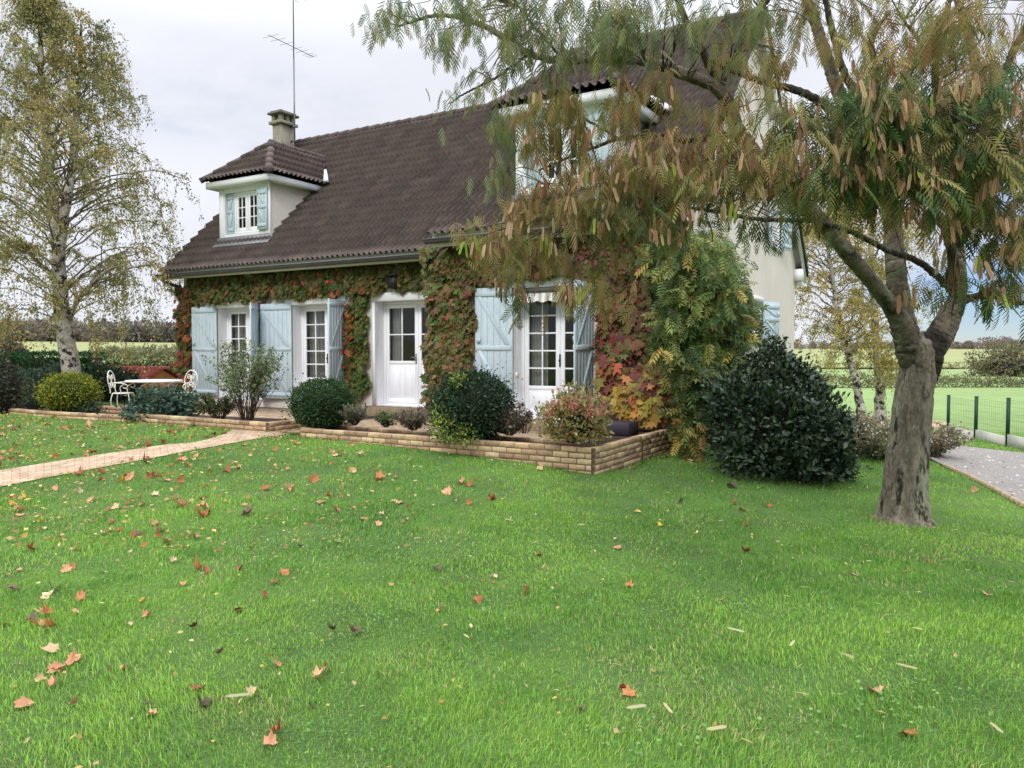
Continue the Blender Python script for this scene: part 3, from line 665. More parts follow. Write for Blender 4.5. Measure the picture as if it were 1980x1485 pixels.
# dormers
def dormer(x0, x1, yf, zsill, zeave, zplane, seed):
    xc = (x0 + x1) / 2; ov = .3
    yk = lambda z: (z - EYE - (2.066 if zplane is zm else 2.13)) / .94 + (.81 if zplane is zm else -.45)   # where the roof plane reaches z
    zt = zeave - .1
    wo0, wo1, wz0, wz1 = x0 + .17, x1 - .40, zsill + .22, zeave - .28
    ac = Acc()
    for x, s in ((x0, -1), (x1, 1)):
        ac.add(A([x, yf, zplane(yf) - .25], [x, yf, zt], [x, yk(zt) + .1, zt], [x, yk(zt) + .1, zt - .25]), [[0, 1, 2, 3]])
    o = ac.build('dormer', M_wall, house)
    ac = Acc()
    wall_holes(ac, FrontM(yf), x0, x1, zplane(yf) - .25, zt, [(wo0, wo1, wz0, wz1)])
    reveal(ac, FrontM(yf), (wo0, wo1, wz0, wz1), .15)
    ac.box((x0 - .02, -.02, zplane(yf) + .02), (x0 + .14, .025, wz1 + .1), M=FrontM(yf)); ac.box((x1 - .14, -.02, zplane(yf) + .02), (x1 + .02, .025, wz1 + .1), M=FrontM(yf))
    ac.box((x0 - .03, -.02, wz1 + .103), (x1 + .03, .03, zt), M=FrontM(yf))
    ac.build('dormer_front', M_white, o, bevel=.004)
    # hipped roof
    h = (x1 - x0) / 2 + ov; s_ = .9; zr_ = zeave + s_ * h; y0 = yf - ov; ya = y0 + h
    yb = yk(zr_) + .15; qq = 1 / math.hypot(1, s_)
    ac = Acc()
    def slope(O, al, dn_, wid, ln, lo=None, hi=None, sd=0): tiles(ac, O, al, dn_, np.cross(al, -dn_) if np.cross(al, -dn_)[2] > 0 else np.cross(-al, -dn_), wid, ln, lo, hi, seed=sd)
    ln = h / qq
    slope(A(xc - h, ya, zr_), A(1., 0, 0), A(0, -qq, -s_ * qq), 2 * h, ln, lambda s: h * (1 - min(1, s / ln)), lambda s: h * (1 + min(1, s / ln)), seed)
    for sgn in (-1, 1):
        dl = A(sgn * qq, 0, -s_ * qq)
        slope(A(xc, y0, zr_), A(0, 1., 0), dl, yb - y0, ln, lambda s: h * (1 - min(1, s / ln)), lambda s: max(.05, yk(zr_ - s * s_ * qq) - y0 + .1), seed + 1 + sgn)
    ridge_caps(ac, (xc, yb - .1, zr_ + .02), (xc, ya, zr_ + .02), .1, seed + 4)
    ridge_caps(ac, (xc, ya, zr_ + .02), (xc - h, y0, zeave + .03), .1, seed + 5); ridge_caps(ac, (xc, ya, zr_ + .02), (xc + h, y0, zeave + .03), .1, seed + 6)
    ac.build('dormer_roof', M_tile, o)
    ac = Acc(); f0, f1 = zeave - .17, zeave - .015
    ac.box((xc - h + .06, y0 + .05, f0), (xc + h - .06, y0 + .08, f1)); ye = yk(zeave) + .12
    for sgn in (-1, 1): ac.box((xc + sgn * (h - .06), y0 + .083, f0), (xc + sgn * (h - .09), ye, f1))
    ac.box((xc - h + .09, y0 + .082, f0 + .01), (xc + h - .09, yf + .02, f0 + .03))
    for sgn in (-1, 1): ac.box((xc + sgn * (h - .092), yf + .022, f0 + .01), (xc + sgn * ((x1 - x0) / 2 - .02), ye - .1, f0 + .03))
    ac.build('dormer_fascia', M_white, o)
    ac = Acc()      # zinc flashing strip where the dormer eave dies into the roof, and the apron below the sill
    e1 = A(xc + h + .02, yk(zeave - .05) - .02, zeave + .03); e2 = A(xc + h - .42, yk(zeave + .42) - .02, zeave + .47)
    w_ = A(.09, 0, 0); nn = nF * .05
    ac.add(A(e1 + nn, e1 + w_ * 1.9 + nn, e2 + w_ * .7 + nn, e2 + nn, e1 + nn * 2.4, e1 + w_ * 1.9 + nn * 2.4, e2 + w_ * .7 + nn * 2.4, e2 + nn * 2.4), np.array([[0, 1, 2, 3], [4, 7, 6, 5], [0, 4, 5, 1], [1, 5, 6, 2], [2, 6, 7, 3], [3, 7, 4, 0]]))
    ac.build('flashing', mat('pale_zinc', srgb(214, 216, 220), .6), o)
    ac = Acc(); z0 = float(zplane(yf))
    ac.box((x0 - .1, yf - .03, z0 - .02), (x1 + .1, yf - .015, z0 + .16)); ap = [A(x, yf - .02 - t, zplane(yf - .02 - t) + .075) for t in (0, .17) for x in (x0 - .12, x1 + .1)]
    ac.add(A(*ap, *[p_ + A(0, 0, .02) for p_ in ap]), np.array([[0, 1, 3, 2], [4, 6, 7, 5], [0, 4, 5, 1], [2, 3, 7, 6], [0, 2, 6, 4], [1, 5, 7, 3]]))
    ac.build('apron_flashing', M_zinc, o)
    fo = french('dormer_window', FrontM(yf), wo0 + .27, wo1, wz0, wz1, -.14, rows=3, panel=0, fw=.05, handle=False)
    fo.parent = o
    for hx, ang, side, w_, yo in ((wo0 + .01, 2, -1, .26, .13), (wo1 + .01, 177, 1, .37, .0)):
        sh_ = shutter(hx, yf + yo, w_, wz0 + .02, wz1 - .01, ang, side); sh_.parent = o
        for c in list(sh_.children): bpy.data.objects.remove(c)
    return o
dormer(-12.65, -10.85, 1.55, EYE + 2.78, EYE + 4.32, zm, 20)
dormer(-2.98, -1.18, .07, EYE + 2.66, EYE + 4.28, zw, 40)

# awning rolled up over the wing's french window
M_awn = FrontM(0)
ac = Acc(); ac.tube(M_awn(A([-2.97, .09, EYE + 1.07], [-1.5, .09, EYE + 1.07])), .055, 10); ac.box((-2.98, .0, EYE + 1.04), (-2.94, .12, EYE + 1.13), M=M_awn); aw = ac.build('awning', M_gutter, house)
ac = Acc(); n = 150; s = np.linspace(-2.95, -1.52, n); z1 = EYE + 1.04; zb = EYE + .87 - .035 * np.abs(np.sin((s + 2.95) / .235 * pi)) + .02
nw = .12 + .018 * np.sin(s * 21)
V = np.concatenate([M_awn(np.c_[s, nw * 0 + .11, s * 0 + z1]), M_awn(np.c_[s, nw, zb])])
st = np.where(((s + 2.95) / .07).astype(int) % 2 == 0, 1, 0)[:, None]; cc = st * srgb(232, 230, 226) + (1 - st) * srgb(186, 182, 178)
i = np.arange(n - 1); ac.add(V, np.stack([i, i + 1, i + n + 1, i + n], -1), np.concatenate([cc, cc])); ac.build('valance', M_stripe, aw)
ac = Acc(); ac.tube(M_awn(A([-2.9, .08, EYE + 1.0], [-2.9, .07, EYE - .1], [-2.88, .07, EYE - .7])), .006, 5); ac.box((-2.925, .05, EYE - .46), (-2.875, .1, EYE - .36), M=M_awn); ac.build('crank_rod', M_soffit, aw)
# wall lantern above the door and the bell beside it
ac = Acc(); ac.box((-6.75, .05, EYE + 1.36), (-6.55, .22, EYE + 1.62), M=FrontM(PJ)); ac.box((-6.79, .03, EYE + 1.622), (-6.51, .26, EYE + 1.66), M=FrontM(PJ)); ac.box((-6.68, 0, EYE + 1.5), (-6.62, .05, EYE + 1.56), M=FrontM(PJ)); ac.build('wall_lantern', M_dark, house)
ac = Acc(); bx_, by_, bz_ = -5.62, PJ - .14, EYE + .50
ac.tube(A([bx_, by_, bz_ + .14], [bx_, by_, bz_ + .09], [bx_, by_, bz_ + .02], [bx_, by_, bz_ - .05]), [.02, .045, .055, .085], 12); ac.box((bx_ - .012, by_ - .01, bz_ + .14), (bx_ + .012, PJ, bz_ + .165)); ac.build('door_bell', M_dark, house, smooth=True)
# vent on the gable, cables
ac = Acc(); ac.box((5.1, 0, EYE + 2.12), (5.26, .02, EYE + 2.36), M=GableM); ac.build('wall_vent', M_soffit, house)

def curtain(label, x0, x1, y, z0, z1):
    n = 60; s = np.linspace(x0, x1, n); w = .03 * np.sin((s - x0) / .09 * 2 * pi) + .01 * np.sin(s * 37)
    V = np.concatenate([np.c_[s, y + w, s * 0 + z0], np.c_[s, y + w * .6, s * 0 + z1]]); i = np.arange(n - 1)
    ac = Acc(); ac.add(V, np.stack([i, i + 1, i + n + 1, i + n], -1)); o = ac.build('curtain', M_curtain, None, smooth=True)
    o.location = (OX, OY, 0); o.rotation_euler = (0, 0, YAW); return tag(o, label, 'curtain', 'curtains behind the ground floor windows')
curtain('pale curtain drawn aside behind the leftmost french window', -12.40, -11.75, PJ + .45, ZF + .02, ZT)
curtain('pale curtain behind the left leaf of the second french window', -9.75, -9.28, PJ + .45, ZF + .02, ZT)
curtain('pale curtain in the middle of the second french window', -8.98, -8.70, PJ + .47, ZF + .02, ZT)
curtain('narrow pale curtain behind the glass of the white front door', -7.2, -6.88, PJ + .45, ZF + .02, ZT)
curtain('grey-white curtain behind the french window under the striped awning', -2.96, -2.55, .45, ZF + .02, ZT)

# ------------------------------------------------------------------ terrace, planters
def H(lx, ly, rel): x, y = l2w(lx, ly); return A(x, y, EYE + rel)
LM = lambda V: np.c_[OX + CR * V[:, 0] - SR * V[:, 1], OY + SR * V[:, 0] + CR * V[:, 1], V[:, 2]]     # house frame -> world
M_terr = paver_mat('terrace_tile', srgb(186, 164, 136), srgb(166, 140, 112), srgb(122, 108, 90), .22, .11, 'Object')
ac = Acc()
ac.box((-14.6, -2.64, EYE - 2.0), (-LW - .003, PJ - .003, EYE - 1.34)); ac.box((-LW + .0, -2.64, EYE - 2.0), (-.25, -.003, EYE - 1.341))
o = ac.build('terrace', M_terr, None); o.location = (OX, OY, 0); o.rotation_euler = (0, 0, YAW); tag(o, kind='structure')
BRICK = [(200, 174, 138), (192, 164, 128), (184, 154, 120), (202, 178, 142), (172, 142, 112), (196, 168, 130), (164, 134, 108)]
def brick_run(ac, p0, p1, zt, courses, g, thick=.105):
    """bricks laid along p0->p1 in house frame; zt: absolute top"""
    p0 = A(*p0); p1 = A(*p1); L_ = np.linalg.norm(p1 - p0); d = (p1 - p0) / L_; n_ = A(-d[1], d[0])
    for c in range(courses):
        z1 = zt - c * .075; s = -(.115 if c % 2 else 0)
        while s < L_:
            a, b = max(0, s), min(L_, s + .218); s += .23
            if b - a < .03: continue
            j = g.normal(size=3) * .003
            def M(V): return LM(np.c_[p0[0] + d[0] * V[:, 0] + n_[0] * V[:, 1], p0[1] + d[1] * V[:, 0] + n_[1] * V[:, 1], V[:, 2]])
            cc = srgb(*BRICK[g.integers(len(BRICK))]) * (1 + .1 * g.normal()) * (.8 if c == 0 and g.random() < .25 else 1)
            ac.box((a, -thick / 2 + j[0], z1 - .064 + j[1] * .6), (b, thick / 2 + j[0], z1 + j[2] * .5), np.clip(cc, .02, .9), M=M)
def planter(label, poly, zt, courses, closed, soil, seed):
    g = np.random.default_rng(seed); c = np.mean(poly, 0)
    t = thing('brick_planter', label, 'planter', (0, 0, 0), 0, 'brick planters along the terrace')
    ac = Acc(); mo = Acc()
    pts = list(poly) + ([poly[0]] if closed else [])
    for p, q in zip(pts, pts[1:]):
        brick_run(ac, p, q, zt, courses, g)
        p = A(*p); q = A(*q); d = (q - p) / np.linalg.norm(q - p); n_ = A(-d[1], d[0]) * .043
        V = [(*(a + b), z) for a in (p, q) for b in (-n_, n_) for z in (zt - courses * .075 - .3, zt - .008)]
        mo.add(LM(A(*V)), np.array([[0, 1, 3, 2], [4, 6, 7, 5], [0, 4, 5, 1], [2, 3, 7, 6], [0, 2, 6, 4], [1, 5, 7, 3]]))
    ac.build('brickwork', M_brick, t, bevel=.006); mo.build('mortar', M_mortar, t)
    if soil is not None:
        so_ = Acc(); so_.add(LM(np.array([(x, y, zt - .06) for x, y in soil])), [list(range(len(soil)))]); so_.build('soil', M_soil, t)
planter('long low buff brick planter in front of the awning window and front door', [(-5.08, -1.95), (-5.08, -3.08), (-.06, -3.08), (-.06, .0)], EYE - 1.2, 6, False, [(-5.08, -2.0), (-5.08, -3.08), (-.06, -3.08), (-.06, -.1), (-.6, -.1), (-.6, -2.45), (-5.0, -2.45)], 4)
planter('inner brick course behind the long planter, below the awning window', [(-5.0, -2.4), (-.62, -2.4)], EYE - 1.215, 2, False, None, 5)
planter('low brick planter left of the path with the feathery shrub', [(-9.6, -2.98), (-5.98, -2.98), (-5.98, -1.7)], EYE - 1.16, 4, False, [(-9.6, -2.98), (-5.98, -2.98), (-5.98, -1.8), (-9.6, -2.2)], 6)
planter('long low brick edging below the yellow-green ball shrub and garden table', [(-13.6, -3.15), (-12.0, -3.22), (-9.72, -3.0)], EYE - 1.2, 3, False, [(-13.6, -3.15), (-12.0, -3.22), (-9.72, -3.0), (-9.72, -2.25), (-13.6, -2.3)], 8)
planter('short upper brick edging behind the low grey-green plant, by the table', [(-12.2, -2.35), (-9.8, -2.2)], EYE - 1.13, 3, False, None, 9)

# grey post at the corner of the planter and the iron bracket on its side
t = thing('garden_post', 'weathered grey post with a flat cap at the end of the brick planter', 'post', H(.06, -.12, -1.75), YAW)
ac = Acc(); ac.box((-.055, -.055, 0), (.055, .055, 1.02)); ac.build('post', M_conc, t, bevel=.008)
ac = Acc(); ac.box((-.1, -.1, 1.022), (.1, .1, 1.065)); ac.build('cap', M_conc, t, bevel=.01)
ac = Acc(); ac.tube(LM(A([.02, -1.55, EYE - 1.62], [.02, -1.55, EYE - 1.27])), .009, 6); ac.tube(LM(A([.02, -1.62, EYE - 1.27], [.02, -1.3, EYE - 1.25])), .011, 6); ac.tube(LM(A([.02, -1.32, EYE - 1.25], [.05, -1.28, EYE - 1.31])), .014, 6)
tag(ac.build('iron_bracket', mat('rust', srgb(84, 62, 48), .9)), 'rusty iron bracket on the side wall of the brick planter', 'bracket')

# plastic trough and small white pot in the planter corner
ac = Acc(); ac.box((-.95, -1.15, EYE - 1.26), (-.35, -.75, EYE - 1.06), M=LM); tag(ac.build('plant_trough', mat('dark_plastic', srgb(62, 56, 66), .6), bevel=.015), 'dark plastic plant trough in the corner behind the brick planter', 'planter')
ac = Acc(); pc = H(-.88, -2.35, -1.2); ac.tube(np.array([pc + A(0, 0, z) for z in (0, .12, .22, .25)]), [.08, .11, .13, .135], 16); tag(ac.build('flower_pot', mat('pale_pot', srgb(214, 200, 194), .6)), 'small pale flower pot half hidden in the pink shrub', 'pot')
# door mat
ac = Acc(); ac.box((-7.3, -.35, EYE - 1.339), (-6.3, .35, EYE - 1.32)); o = ac.build('door_mat', mat('mat_fibre', srgb(66, 62, 60), .95, noise=(40, .7, 1.2))); o.location = (OX, OY, 0); o.rotation_euler = (0, 0, YAW); tag(o, 'dark grey door mat lying in front of the white front door', 'mat')

# ------------------------------------------------------------------ shrubs and creepers
def cloud(ac, C, R, n, size, cols, tpl=DIAMOND, w=None, lump=.22, seed=0, shell=.55, up=.4, flat=0, jit=.2, droop=.0, zmin=None, sv=.25, rot=0):
    """n leaves through the outer part of a lumpy ellipsoid"""
    g = np.random.default_rng(seed)
    d = unit(g.normal(size=(n, 3))); 
    ph = g.uniform(0, 6.28, (6, 3)); fr = g.uniform(2, 5.5, (6, 3))
    lum = sum(np.sin((d * fr[i]).sum(1) * 1.2 + ph[i, 0]) for i in range(6)) / 6
    rad = (1 + lump * 1.8 * lum) * (shell + (1 - shell) * g.random(n) ** .55)
    rad = rad * (1 + .05 * np.abs(g.normal(size=n)) ** 2)
    p = d * rad[:, None] * np.array(R)
    if rot: p[:, :2] = p[:, :2] @ np.array([[cos(rot), sin(rot)], [-sin(rot), cos(rot)]])
    p = p + np.array(C)
    if zmin is not None: k = p[:, 2] > zmin; p, d = p[k], d[k]
    n = len(p)
    dr = unit(d + up * A(0, 0, 1) + .7 * g.normal(size=(n, 3)) - droop * A(0, 0, 1)); nn = unit(d + .8 * A(0, 0, 1) + .5 * g.normal(size=(n, 3)))
    global rng; keep = rng; rng = g
    c = palette(cols, n, w, jit); rng = keep
    ac.inst(tpl, p, basis(dr, nn), size * (1 + sv * g.normal(size=n)).clip(.4, 1.8), c)
    return p
def blob(ac, C, R, seed=0, lump=.15, col=(.02, .025, .012)):  # dark inner body added inside shrub foliage to block light between the leaves
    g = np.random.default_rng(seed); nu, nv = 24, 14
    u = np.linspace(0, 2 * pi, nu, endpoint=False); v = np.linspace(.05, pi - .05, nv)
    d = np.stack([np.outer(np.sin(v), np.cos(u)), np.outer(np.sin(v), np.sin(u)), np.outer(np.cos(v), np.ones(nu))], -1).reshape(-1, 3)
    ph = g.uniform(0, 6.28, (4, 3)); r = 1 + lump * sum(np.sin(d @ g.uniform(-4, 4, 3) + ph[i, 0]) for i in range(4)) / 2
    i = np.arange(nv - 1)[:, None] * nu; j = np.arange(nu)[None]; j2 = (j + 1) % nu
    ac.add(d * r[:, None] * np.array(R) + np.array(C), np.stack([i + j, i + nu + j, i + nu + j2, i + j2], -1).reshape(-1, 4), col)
def stems(ac, base, tips, r0, r1, sag=0, n=7, sides=5, col=None):
    for t_ in tips:
        b = A(*base) if np.ndim(base) == 1 else base[rng.integers(len(base))]
        m = (b + t_) / 2 + A(0, 0, .15 * np.linalg.norm(t_ - b)) + rnd(1)[0] * .06 * np.linalg.norm(t_ - b)
        ac.tube(spline(A(b, m, t_ - A(0, 0, sag)), n), np.linspace(r0, r1, n), sides, col, cap=False)
DKGREEN = [(28, 44, 28), (36, 54, 32), (22, 36, 24), (46, 66, 40), (60, 80, 48)]
def ball(label, c, R, n, size, cols, seed, cat='shrub', name='clipped_shrub', tpl=DIAMOND, m=M_leaf, core=.8, lump=.05, **k):
    x, y, z = c; t = thing(name, label, cat, (x, y, z - R[2]))
    ac = Acc(); cloud(ac, (0, 0, R[2]), np.array(R) * .97, int(n * 1.7), size, cols, tpl, seed=seed, lump=lump, shell=.74, **k)
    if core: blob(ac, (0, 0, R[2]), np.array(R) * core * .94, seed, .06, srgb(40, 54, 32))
    ac.build('foliage', m, t)
    ac = Acc(); tips = np.array([A(0, 0, R[2] * .9) + unit(rnd(1)[0]) * np.array(R) * .5 for _ in range(7)]); stems(ac, (0, 0, -.05), tips, .025, .008); ac.build('stem', M_wood, t)
    return t
def at(u, v, d): q = P(u, v, d); return (q[0], q[1], q[2])
BOX = [(50, 78, 42), (62, 92, 48), (40, 64, 38), (78, 106, 56), (46, 70, 46)]
ball('dark green clipped ball shrub between the path and the front door', at(622, 782, 12.6), (.50, .50, .41), 6500, .036, BOX, 11)
t = ball('big round dark shrub with yellow variegated patches, in front of the awning window', at(914, 786, 10.9), (.55, .55, .50), 7500, .04, [(42, 64, 44), (52, 76, 50), (36, 54, 40), (66, 90, 62)], 12)
ac = Acc(); zc_ = .50
for (dx, dy, dz, r, n, sd) in ((-.40, -.28, -.12, .17, 420, 1), (-.30, -.42, -.30, .2, 480, 2), (-.17, -.36, .38, .11, 220, 3), (-.45, -.2, -.3, .16, 300, 4), (-.05, -.5, -.36, .14, 200, 5), (-.3, -.25, .25, .08, 60, 6)):
    cloud(ac, (dx, dy, zc_ + dz), (r, r * .8, r), n, .042, [(160, 172, 84), (126, 146, 66), (178, 184, 104), (86, 112, 54), (60, 88, 48)], seed=60 + sd, shell=.3)
ac.build('variegated_patch', M_leaf, t)
ball('round clipped shrub with golden top at the left end of the brick edging', at(135, 760, 16.3), (.56, .55, .42), 6500, .04, [(120, 134, 40), (146, 150, 46), (96, 116, 40), (166, 160, 58), (78, 98, 36)], 13, core=.85)

# loose feathery shrub
def airy(label, name, base, spread, hgt, nst, nleaf, size, cols, seed, tpl=DIAMOND, w=None, droop=.2, r0=.008, cat='shrub', up=.75, m=M_leaf, frm=.3, bend=.35, stemcol=M_wood):
    global rng; keep = rng; rng = np.random.default_rng(seed)
    t = thing(name, label, cat, tuple(base)); st = Acc(); lf = Acc()
    for i in range(nst):
        a = rng.uniform(0, 2 * pi); rr = spread * rng.random() ** .6; h = hgt * rng.uniform(.55, 1.0) * (1 - .25 * (rr / spread) ** 2)
        b = A(.12 * spread * cos(a), .12 * spread * sin(a), 0); tip = A(rr * cos(a), rr * sin(a), h)
        pts = spline(A(b, b * .6 + tip * .45 + A(0, 0, h * bend * .5), tip), 9, .012 * hgt, seed + i); st.tube(pts, np.linspace(r0, r0 * .3, 9), 4, cap=False)
        k = max(3, int(nleaf / nst)); s = rng.uniform(frm, 1, k) ** .8; idx = s * 8; i0 = np.minimum(idx.astype(int), 7); f = (idx - i0)[:, None]
        p = pts[i0] * (1 - f) + pts[i0 + 1] * f + rnd(k) * spread * .05
        dr = unit((pts[i0 + 1] - pts[i0]) * 8 / hgt * up + rnd(k) * .8 - A(0, 0, droop)); lf.inst(tpl, p, basis(dr, unit(A(0, 0, 1.) + .7 * rnd(k))), size * rng.uniform(.6, 1.3, k), palette(cols, k, w, .2))
    lf.build('foliage', m, t); st.build('stem', stemcol, t); rng = keep
    return t
SAGE = [(116, 132, 92), (130, 144, 104), (100, 116, 80), (146, 154, 114), (90, 104, 74)]
airy('tall feathery grey-green shrub in the brick planter left of the path', 'feathery_shrub', at(478, 812, 13.5), .74, 1.5, 64, 4800, .05, SAGE, 21, r0=.006)
airy('low bushy grey-green shrub at the foot of the feathery shrub', 'low_shrub', at(425, 815, 13.7), .42, .55, 40, 2600, .045, [(92, 98, 66), (104, 110, 74), (80, 84, 58), (70, 74, 52)], 22)
def lowmound(label, name, c, R, n, size, cols, seed, tpl=DIAMOND, m=M_leaf, lump=.25, core=.7, **k):
    x, y, z = c; t = thing(name, label, 'shrub', (x, y, z)); ac = Acc()
    cloud(ac, (0, 0, R[2] * .45), R, n, size, cols, tpl, seed=seed, lump=lump, zmin=.0, **k)
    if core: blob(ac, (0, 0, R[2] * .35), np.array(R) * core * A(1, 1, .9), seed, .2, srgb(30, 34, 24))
    ac.build('foliage', m, t); ac = Acc(); stems(ac, (0, 0, -.03), np.array([A(rng.uniform(-.6, .6) * R[0], rng.uniform(-.6, .6) * R[1], R[2] * .8) for _ in range(8)]), .012, .005); ac.build('stem', M_wood, t); return t
lowmound('blue-green spreading conifer spilling over the brick edging below the table', 'spreading_conifer', at(318, 810, 14.9), (.66, .5, .40), 3600, .075, [(58, 84, 68), (74, 102, 84), (46, 66, 54), (104, 130, 112), (66, 92, 68)], 23, up=.0)
lowmound('small low conifer cushion beside the yellow-green ball', 'spreading_conifer', at(168, 803, 16.2), (.5, .35, .22), 1200, .06, [(70, 92, 62), (86, 106, 72), (56, 74, 52)], 24)
# dry lavender tufts and other low planting
LAV = [(122, 108, 96), (138, 122, 104), (104, 96, 84), (96, 98, 78)]
def tuft(label, c, h, sp, n, cols, seed, name='lavender_tuft'): return airy(label, name, c, sp, h, 70, n, .05, cols, seed, droop=-.3, r0=.0035, up=1.6, frm=.15, bend=.1)
tuft('grey-green lavender tuft just right of the dark ball shrub', at(686, 822, 12.2), .36, .26, 1100, [(112, 112, 92), (96, 100, 80), (126, 118, 100)], 31)
tuft('small green tuft between two lavender tufts in the long planter', at(746, 826, 11.9), .24, .22, 700, [(84, 104, 62), (98, 112, 72), (112, 104, 88)], 32, 'green_tuft')
tuft('dry brown lavender tuft in front of the front door step', at(800, 832, 11.5), .34, .30, 1200, LAV, 33)
tuft('dry purple-brown tuft right of the variegated ball shrub', at(985, 842, 10.7), .42, .34, 1300, LAV, 34)
airy('bare dark-stemmed flower heads beside the dry tuft, below the awning window', 'dried_flowers', at(1015, 838, 10.6), .3, .45, 26, 420, .03, [(88, 58, 52), (104, 72, 60), (70, 50, 46)], 35, frm=.85, droop=-.2, r0=.003)
PINK = [(206, 142, 126), (192, 120, 110), (214, 168, 146), (176, 156, 104), (150, 146, 84)]
t = lowmound('flowering shrub with dusty pink heads at the corner of the brick planter', 'pink_flowering_shrub', at(1112, 850, 9.95), (.40, .36, .42), 3000, .06, [(150, 150, 88), (124, 128, 72), (170, 158, 110), (178, 132, 104)], 36, tpl=OVAL, core=.45)
ac = Acc()
for i in range(52):
    a = rng.uniform(0, 6.28); r = rng.uniform(.1, .38); c_ = A(r * cos(a), r * .8 * sin(a) - .04, .46 - .75 * r * r + rng.uniform(-.06, .1)); cloud(ac, c_, (.055, .055, .035), 46, .026, [(208, 132, 120), (214, 158, 138), (196, 106, 106), (222, 178, 156), (206, 74, 88) if 1 < a < 3 and i % 2 else (204, 140, 122)], seed=400 + i, shell=.3)
ac.build('flower_heads', M_leaf, t)
airy('dark purple-brown shrub behind the pink flowers', 'purple_shrub', at(1120, 838, 10.7), .52, .62, 46, 1900, .04, [(92, 70, 64), (108, 84, 72), (78, 64, 56), (120, 104, 78)], 37, frm=.4)

# climbing plants on the walls: leaves hang like shingles over the wall face
def creeper(label, name, regions, seed, face='front'):
    global rng; keep = rng; rng = np.random.default_rng(seed)
    t = thing(name, label, 'climbing plant', (OX, OY, 0), YAW); lf = Acc(); vn = Acc()
    for (x0, x1, z0, z1, y, n, size, cols, w, th) in regions:
        x = rng.uniform(x0, x1, n); z = rng.uniform(z0, z1, n)
        e = np.minimum(np.minimum(x - x0, x1 - x), np.minimum(z - z0, z1 - z)); keepm = e > (vnoise(x + 50, z + 50, .22, seed) - .38) * .32
        keepm &= vnoise(x + 40, z + 40, .13, seed + 1) > .2
        x, z = x[keepm], z[keepm]; n = len(x)
        bulge = th * (.35 + .65 * vnoise(x + 30, z + 30, .32, seed + 2)) * rng.uniform(.35, 1.1, n)
        p = np.c_[x, y - .02 - bulge, z]
        dr = unit(np.c_[.55 * rng.normal(size=n), -.30 - .2 * rng.random(n), -.95 + .45 * rng.normal(size=n)]); nn = unit(np.c_[.45 * rng.normal(size=n), -np.ones(n), .45 + .3 * rng.normal(size=n)])
        ci = palette(cols, n, w, .22)
        cl = vnoise(x + 20, z + 20, .28, seed + 5)[:, None]; alt = palette(cols, n, w, .1); ci = np.where(cl > .55, ci, .5 * ci + .5 * alt[rng.permutation(n) % max(n, 1)])
        lf.inst(IVY, p, basis(dr, nn), size * rng.uniform(.55, 1.25, n), ci)
        for k in range(max(2, int((x1 - x0) * 3))):
            xa = rng.uniform(x0, x1); pts = [A(xa + rng.normal() * .15 * q_, y - .015, z0 + (z1 - z0) * q_) for q_ in np.linspace(0, 1, 5)]; vn.tube(spline(np.array(pts), 16, .02, k), .008, 4, cap=False)
    lf.build('foliage', M_leaf, t); vn.build('stem', M_wood, t); rng = keep; return t
GB = [(84, 102, 50), (100, 108, 54), (112, 96, 58), (70, 90, 46), (124, 108, 64), (92, 78, 50)]
GR_ = [(76, 106, 46), (92, 118, 52), (108, 116, 54), (66, 92, 44), (118, 98, 58)]
RD = [(150, 62, 46), (168, 84, 52), (128, 52, 46), (176, 104, 58), (96, 84, 44)]
OL = [(120, 104, 62), (108, 100, 56), (134, 114, 68), (94, 94, 52), (102, 82, 58), (126, 98, 68), (84, 92, 48)]
PU = [(142, 70, 68), (118, 64, 62), (104, 96, 58), (146, 88, 72), (88, 84, 56), (112, 108, 62), (128, 64, 64), (94, 100, 56)]
creeper('red and orange leaved creeper on the far left corner of the house', 'climbing_creeper', [(-14.0, -13.32, -.0 + EYE - 1.25, EYE + 1.25, PJ, 750, .15, RD + GR_[:2], None, .2), (-14.0, -13.3, EYE + .9, EYE + 1.75, PJ, 260, .14, GB + RD[:2], None, .18)], 51)
creeper('green-brown creeper band under the gutter above the two left french windows', 'climbing_creeper', [(-13.5, -7.1, EYE + 1.22, EYE + 1.98, PJ, 5200, .12, GB + [(72, 92, 44)] * 3 + [(158, 84, 56)], None, .22), (-7.6, -4.4, EYE + 1.30, EYE + 1.98, PJ, 2300, .12, GB, None, .2), (-10.9, -10.62, EYE - .2, EYE + 1.4, PJ, 60, .15, RD, None, .12)], 52)
creeper('green creeper pillar with red tips between second window and front door', 'climbing_creeper', [(-8.0, -7.42, EYE - 1.1, EYE + 1.4, PJ, 1900, .11, GR_ * 2 + GB, None, .2), (-8.12, -7.75, EYE - 1.0, EYE + 1.4, PJ, 300, .14, RD + GB[:3], None, .24)], 53)
creeper('thick olive-brown creeper covering the wall between front door and awning window', 'climbing_creeper', [(-4.85, -3.72, EYE - 1.1, EYE + 1.75, 0, 3200, .13, OL + GR_[:2] + [(140, 84, 60)], None, .28), (-4.9, -3.8, EYE + 1.4, EYE + 1.98, 0, 900, .13, OL + GR_[:3], None, .3), (-4.2, -1.1, EYE + 1.26, EYE + 1.98, 0, 2000, .13, OL + PU[:3], None, .26)], 54)
